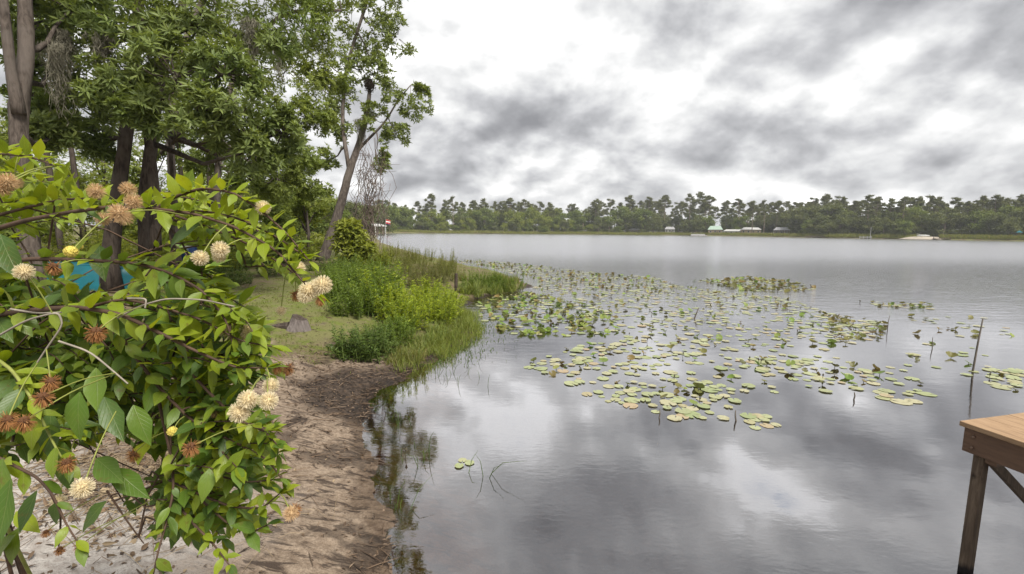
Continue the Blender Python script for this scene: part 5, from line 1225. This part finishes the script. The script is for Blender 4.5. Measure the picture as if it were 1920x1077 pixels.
# filler shoots behind: the mass of the bush
OUT = [(-60, 470), (60, 500), (120, 520), (260, 520), (360, 520), (430, 530), (490, 600), (510, 650), (480, 720), (490, 800), (520, 880), (470, 980), (400, 1030), (330, 1020), (330, 900), (290, 815), (200, 815), (110, 830), (50, 860), (-60, 860)]
TOP = [(-60, 320), (60, 320), (160, 380), (60, 470), (-60, 480)]
TOPR = [(300, 360), (400, 350), (480, 380), (560, 470), (560, 520), (450, 500), (360, 470), (300, 410)]
def filler(poly, n, dr, young_lit, Lr, amin, amax, upr):
    k = 0; xs = [v[0] for v in poly]; ys = [v[1] for v in poly]
    while k < n:
        x, y = random.uniform(min(xs), max(xs)), random.uniform(min(ys), max(ys))
        if not in_poly(x, y, poly): continue
        if 105 < x < 250 and 455 < y < 575 or 300 < x < 400 and 480 < y < 515: continue
        d = random.uniform(*dr); a = rad(random.uniform(amin, amax)); L = random.uniform(70, 130)
        pts = [(x - math.cos(a) * L, y - math.sin(a) * L * .7, d + .08), (x - math.cos(a) * L * .5, y - math.sin(a) * L * .45 - 6, d + .04), (x, y, d)]
        if any(125 < p_[0] < 235 and 470 < p_[1] < 560 for p_ in pts): continue
        W_ = [at(*p_) for p_ in pts]; P = smooth_poly(W_); mains_add = P
        yy = max(.05, min(.9, young_lit - (y - 500) / 900)); grow(P, yy, Lr, .038, .0, upr)  # fewer lit-coloured leaves lower down: shade painted by height
        # tie the shoot back to the nearest main branch
        allp = np.concatenate(mains); dist_ = np.linalg.norm(allp - W_[0] - [0, 0, .03], axis=1); near = allp[random.choice(np.argsort(dist_)[:70])]
        b = MB(); kn = (near * .55 + P[0] * .45) + np.array([0, 0, random.uniform(-.02, .05)]); tube(b, np.concatenate([[near, kn], P]), np.linspace(.0026, .0012, len(P) + 2), 5, cap=False); link('branch', b.mesh('branch', m_twig, True, BASE), bush); mains.append(P); k += 1
filler(OUT, 175, (1.10, 1.9), .42, (.065, .115), -25, 70, .15)
RGT = [(380, 540), (470, 560), (520, 620), (520, 690), (480, 740), (540, 880), (530, 950), (440, 1010), (360, 1000), (380, 880), (400, 740), (360, 620)]
filler(RGT, 42, (1.02, 1.35), .55, (.06, .10), -15, 60, .15)
LOW = [(-60, 560), (120, 570), (300, 600), (380, 680), (380, 790), (300, 820), (160, 830), (40, 850), (-60, 850)]
filler(LOW, 70, (1.25, 1.95), .30, (.075, .125), -10, 80, .1)
filler(TOP, 14, (1.1, 1.5), .75, (.06, .10), -40, 40, .4)
filler(TOPR, 14, (1.1, 1.3), .75, (.05, .08), -20, 45, .35)
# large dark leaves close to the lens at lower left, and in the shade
for px, py, d, L, dx, dy, kd in [(20, 900, .75, .12, .1, 1, 'mature_shaded'), (5, 860, .8, .12, .2, .8, 'mature_shaded'), (150, 735, .95, .10, .05, 1, 'mature_shaded'), (195, 745, .95, .11, .5, .6, 'mature_shaded'), (35, 990, .8, .07, -.3, 1, 'mature_shaded'), (-5, 1040, .8, .07, .4, -.4, 'mature_shaded'),
                                 (180, 860, 1.0, .11, .7, .3, 'mature_shaded'), (120, 830, 1.0, .11, .3, .8, 'mature_shaded'), (215, 880, 1.0, .10, .8, .5, 'mature_shaded'), (185, 460, 1.2, .12, .3, .5, 'mature_shaded'), (320, 465, 1.1, .11, .4, -.4, 'mature_shaded'), (0, 440, 1.0, .12, .5, .7, 'mature_shaded'),
                                 (180, 690, 1.0, .10, .3, .9, 'mature_shaded'), (95, 770, 1.0, .11, .2, .9, 'mature_shaded'), (250, 760, 1.05, .10, .5, .8, 'mature_shaded'), (70, 920, .9, .08, -.2, .9, 'mature_shaded'), (200, 940, 1.0, .08, -.5, .5, 'mature_shaded'), (30, 960, .95, .08, .6, .2, 'young_lit')]:
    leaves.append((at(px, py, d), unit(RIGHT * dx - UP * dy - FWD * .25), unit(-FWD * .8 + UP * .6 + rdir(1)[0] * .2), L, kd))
# foliage: the 300 leaves that show largest are parts of their own, the rest one part
info = []
for q, (p, D, N, L, kd) in enumerate(leaves):
    x, y, d = project(p + D * L * .5); vis = -60 < x < 700 and 200 < y < 1130
    info.append((L / d * (1.0 if vis else .01) * (1.6 - min(1.5, d)) , q))
leaves_keep = [q for q, (p, D, N, L, kd) in enumerate(leaves) if not (138 < project(p + D * L * .5)[0] < 226 and 500 < project(p + D * L * .5)[1] < 542)]
leaves = [leaves[q] for q in leaves_keep]; _new = {o_: n_ for n_, o_ in enumerate(leaves_keep)}; info = [(v, _new[q]) for v, q in info if q in _new]   # the gap through which the kayak shows
pick = {q for _, q in sorted(info, reverse=True)[:300]}
mass = {'young_lit': [[], [], [], 0], 'mature_shaded': [[], [], [], 0]}
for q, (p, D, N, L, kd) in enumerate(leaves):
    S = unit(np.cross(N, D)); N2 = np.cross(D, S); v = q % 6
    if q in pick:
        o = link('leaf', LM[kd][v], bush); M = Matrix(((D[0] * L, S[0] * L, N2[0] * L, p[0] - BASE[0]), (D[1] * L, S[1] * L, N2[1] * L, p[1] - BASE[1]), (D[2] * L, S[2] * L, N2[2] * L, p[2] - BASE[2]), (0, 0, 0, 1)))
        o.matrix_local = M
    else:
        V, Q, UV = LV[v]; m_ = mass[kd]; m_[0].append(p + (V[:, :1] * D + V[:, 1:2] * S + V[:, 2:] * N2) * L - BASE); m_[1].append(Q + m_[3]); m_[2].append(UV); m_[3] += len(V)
for kd, mt in (('young_lit', m_young_lit), ('mature_shaded', m_mature_shaded)):
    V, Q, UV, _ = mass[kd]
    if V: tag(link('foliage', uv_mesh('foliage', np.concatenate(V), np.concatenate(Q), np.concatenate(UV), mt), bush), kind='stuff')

# flower balls
def ball_mesh(name, kind, seed):
    global rng
    keep = rng; rng = np.random.default_rng(seed); b = MB(); n = 40
    core = {'cream': .62, 'tan': .5, 'yellow': .82, 'brown': .45}[kind]
    import bmesh
    bm = bmesh.new(); bmesh.ops.create_icosphere(bm, subdivisions=3, radius=core); bm.verts.index_update()
    V = np.array([v.co[:] for v in bm.verts]); T = [[v.index for v in f.verts] for f in bm.faces]; bm.free(); V = V * (1 + .07 * rng.standard_normal(len(V)))[:, None]; b.add(V, T, None, 0)
    K = {'cream': 330, 'tan': 280, 'yellow': 150, 'brown': 170}[kind]; ph = np.arange(K) * 2.39996; z = 1 - 2 * (np.arange(K) + .5) / K; r = np.sqrt(1 - z * z)
    D = unit(np.stack([r * np.cos(ph), r * np.sin(ph), z], 1) + rng.standard_normal((K, 3)) * (.08 if kind != 'brown' else .35))
    L = {'cream': .40, 'tan': .52, 'yellow': .2, 'brown': .55}[kind] * rng.uniform(.75, 1.15, K); w_ = {'cream': .05, 'tan': .042, 'yellow': .09, 'brown': .06}[kind]
    a = unit(np.cross(D, rng.standard_normal((K, 3)))); c2 = np.cross(D, a)
    if kind == 'brown': D = unit(D + [0, 0, -.55])
    tip = D * (core * .9 + L)[:, None]; base = unit(D) * core * .9
    if kind == 'brown': tip = tip * [1, 1, 1.15] + [0, 0, -.12]
    for s in (a, c2):
        Vv = np.stack([base - s * w_ * .5, base + s * w_ * .5, tip + s * w_ * .35, tip - s * w_ * .35], 1).reshape(-1, 3); b.add(Vv, None, np.arange(K)[:, None] * 4 + np.array([0, 1, 2, 3])[None], 1)
    rng = keep
    mats = {'cream': (m_fcore, m_fspike), 'tan': (m_tcore, m_tspike), 'yellow': (m_ycore, m_yspike), 'brown': (m_bcore, m_bspike)}[kind]
    return b.mesh(name, list(mats))
def pet(name, cols): return leaf_mat(name, cols, .35, .7, .15, tcol=(1.05, 1, .85))
m_fcore = plain('flower_core', (.52, .42, .24), .8, .2, 40); m_fspike = pet('cream_stamens', [(.70, .63, .46), (.78, .72, .55), (.64, .55, .38)])
m_tcore = plain('tan_flower_core', (.38, .26, .14), .8, .2, 40); m_tspike = pet('tan_stamens', [(.60, .44, .25), (.66, .50, .32), (.50, .33, .18)])
m_ycore = plain('yellow_bud_core', (.55, .46, .10), .8, .2, 40); m_yspike = pet('yellow_stamens', [(.66, .56, .14), (.72, .64, .22)])
m_bcore = plain('withered_core', (.10, .045, .02), .9, .3, 40); m_bspike = pet('withered_stamens', [(.34, .16, .06), (.44, .22, .09), (.24, .11, .04), (.50, .30, .14)])
BALL = {k: [ball_mesh('flower_ball', k, 500 + s) for s in range(3)] for k in ('cream', 'tan', 'yellow', 'brown')}
allp = np.concatenate(mains)
FL = {'cream': [(45, 510, 17), (375, 484, 16), (413, 468, 17), (411, 482, 13), (605, 534, 19), (578, 546, 19), (592, 540, 17), (527, 583, 10), (508, 724, 16), (465, 750, 20), (503, 752, 19), (449, 773, 21), (462, 620, 14), (452, 633, 13), (418, 622, 11), (440, 630, 12), (520, 845, 10), (514, 867, 10), (155, 915, 20), (110, 940, 13), (493, 390, 15), (560, 502, 13), (572, 556, 15)],
      'tan': [(14, 340, 17), (3, 353, 17), (27, 342, 14), (180, 359, 16), (240, 355, 15), (250, 378, 16), (222, 400, 19), (233, 408, 16), (193, 411, 14), (545, 963, 15), (405, 780, 11)],
      'yellow': [(133, 472, 12), (323, 809, 10), (268, 808, 8), (75, 809, 8), (150, 463, 6)],
      'brown': [(180, 622, 19), (95, 716, 17), (80, 744, 19), (45, 790, 19), (14, 788, 19), (-4, 778, 16), (358, 838, 17), (250, 852, 13), (125, 868, 17), (540, 690, 13), (520, 690, 11), (498, 788, 13), (86, 998, 9), (150, 1023, 12), (112, 1030, 10), (100, 500, 15), (553, 955, 13), (445, 598, 11), (600, 562, 11), (555, 552, 12), (455, 700, 9)]}
q = 0
for kind, L_ in FL.items():
    for (px, py, r) in L_:
        R_ = .0175 if kind != 'yellow' else .0125
        d = max(.78, min(1.12, R_ * F / r)); R_ = r * d / F; c = at(px, py, d)
        o = link('flower_ball', BALL[kind][q % 3], bush, c - BASE); o.scale = (R_,) * 3; o.rotation_euler = (0 if kind == 'brown' else random.random() * 3, 0, random.random() * 6.28)
        near = allp[np.argmin(np.linalg.norm(allp - c - [0, 0, .03], axis=1))]
        if np.linalg.norm(near - c) > .16: near = c + unit(near - c) * .16
        b = MB(); mid = (near + c) / 2 + np.array([0, 0, .01]); tube(b, smooth_poly([near, mid, c], 4), [.0013] * 9, 5, cap=False)
        so = link('flower_stalk', b.mesh('flower_stalk', m_gtwig, True, BASE), bush); q += 1

# ------------------------------------------------------------------ thin haze volume added to lighten the far trees
m_haze, t = new_mat('lightening_haze')
vol = t.n('ShaderNodeVolumePrincipled', i={'Color': (.93, .96, 1.0, 1), 'Density': .00026, 'Anisotropy': .2})
t.t.links.new(vol.outputs[0], t.n('ShaderNodeOutputMaterial').inputs['Volume'])
mb = MB(); box(mb, (-900, -200, -2.8), (900, 900, 48)); tag(link('haze', mb.mesh('haze', m_haze)), 'thin haze volume added to lighten the far shore', 'haze', kind='stuff')
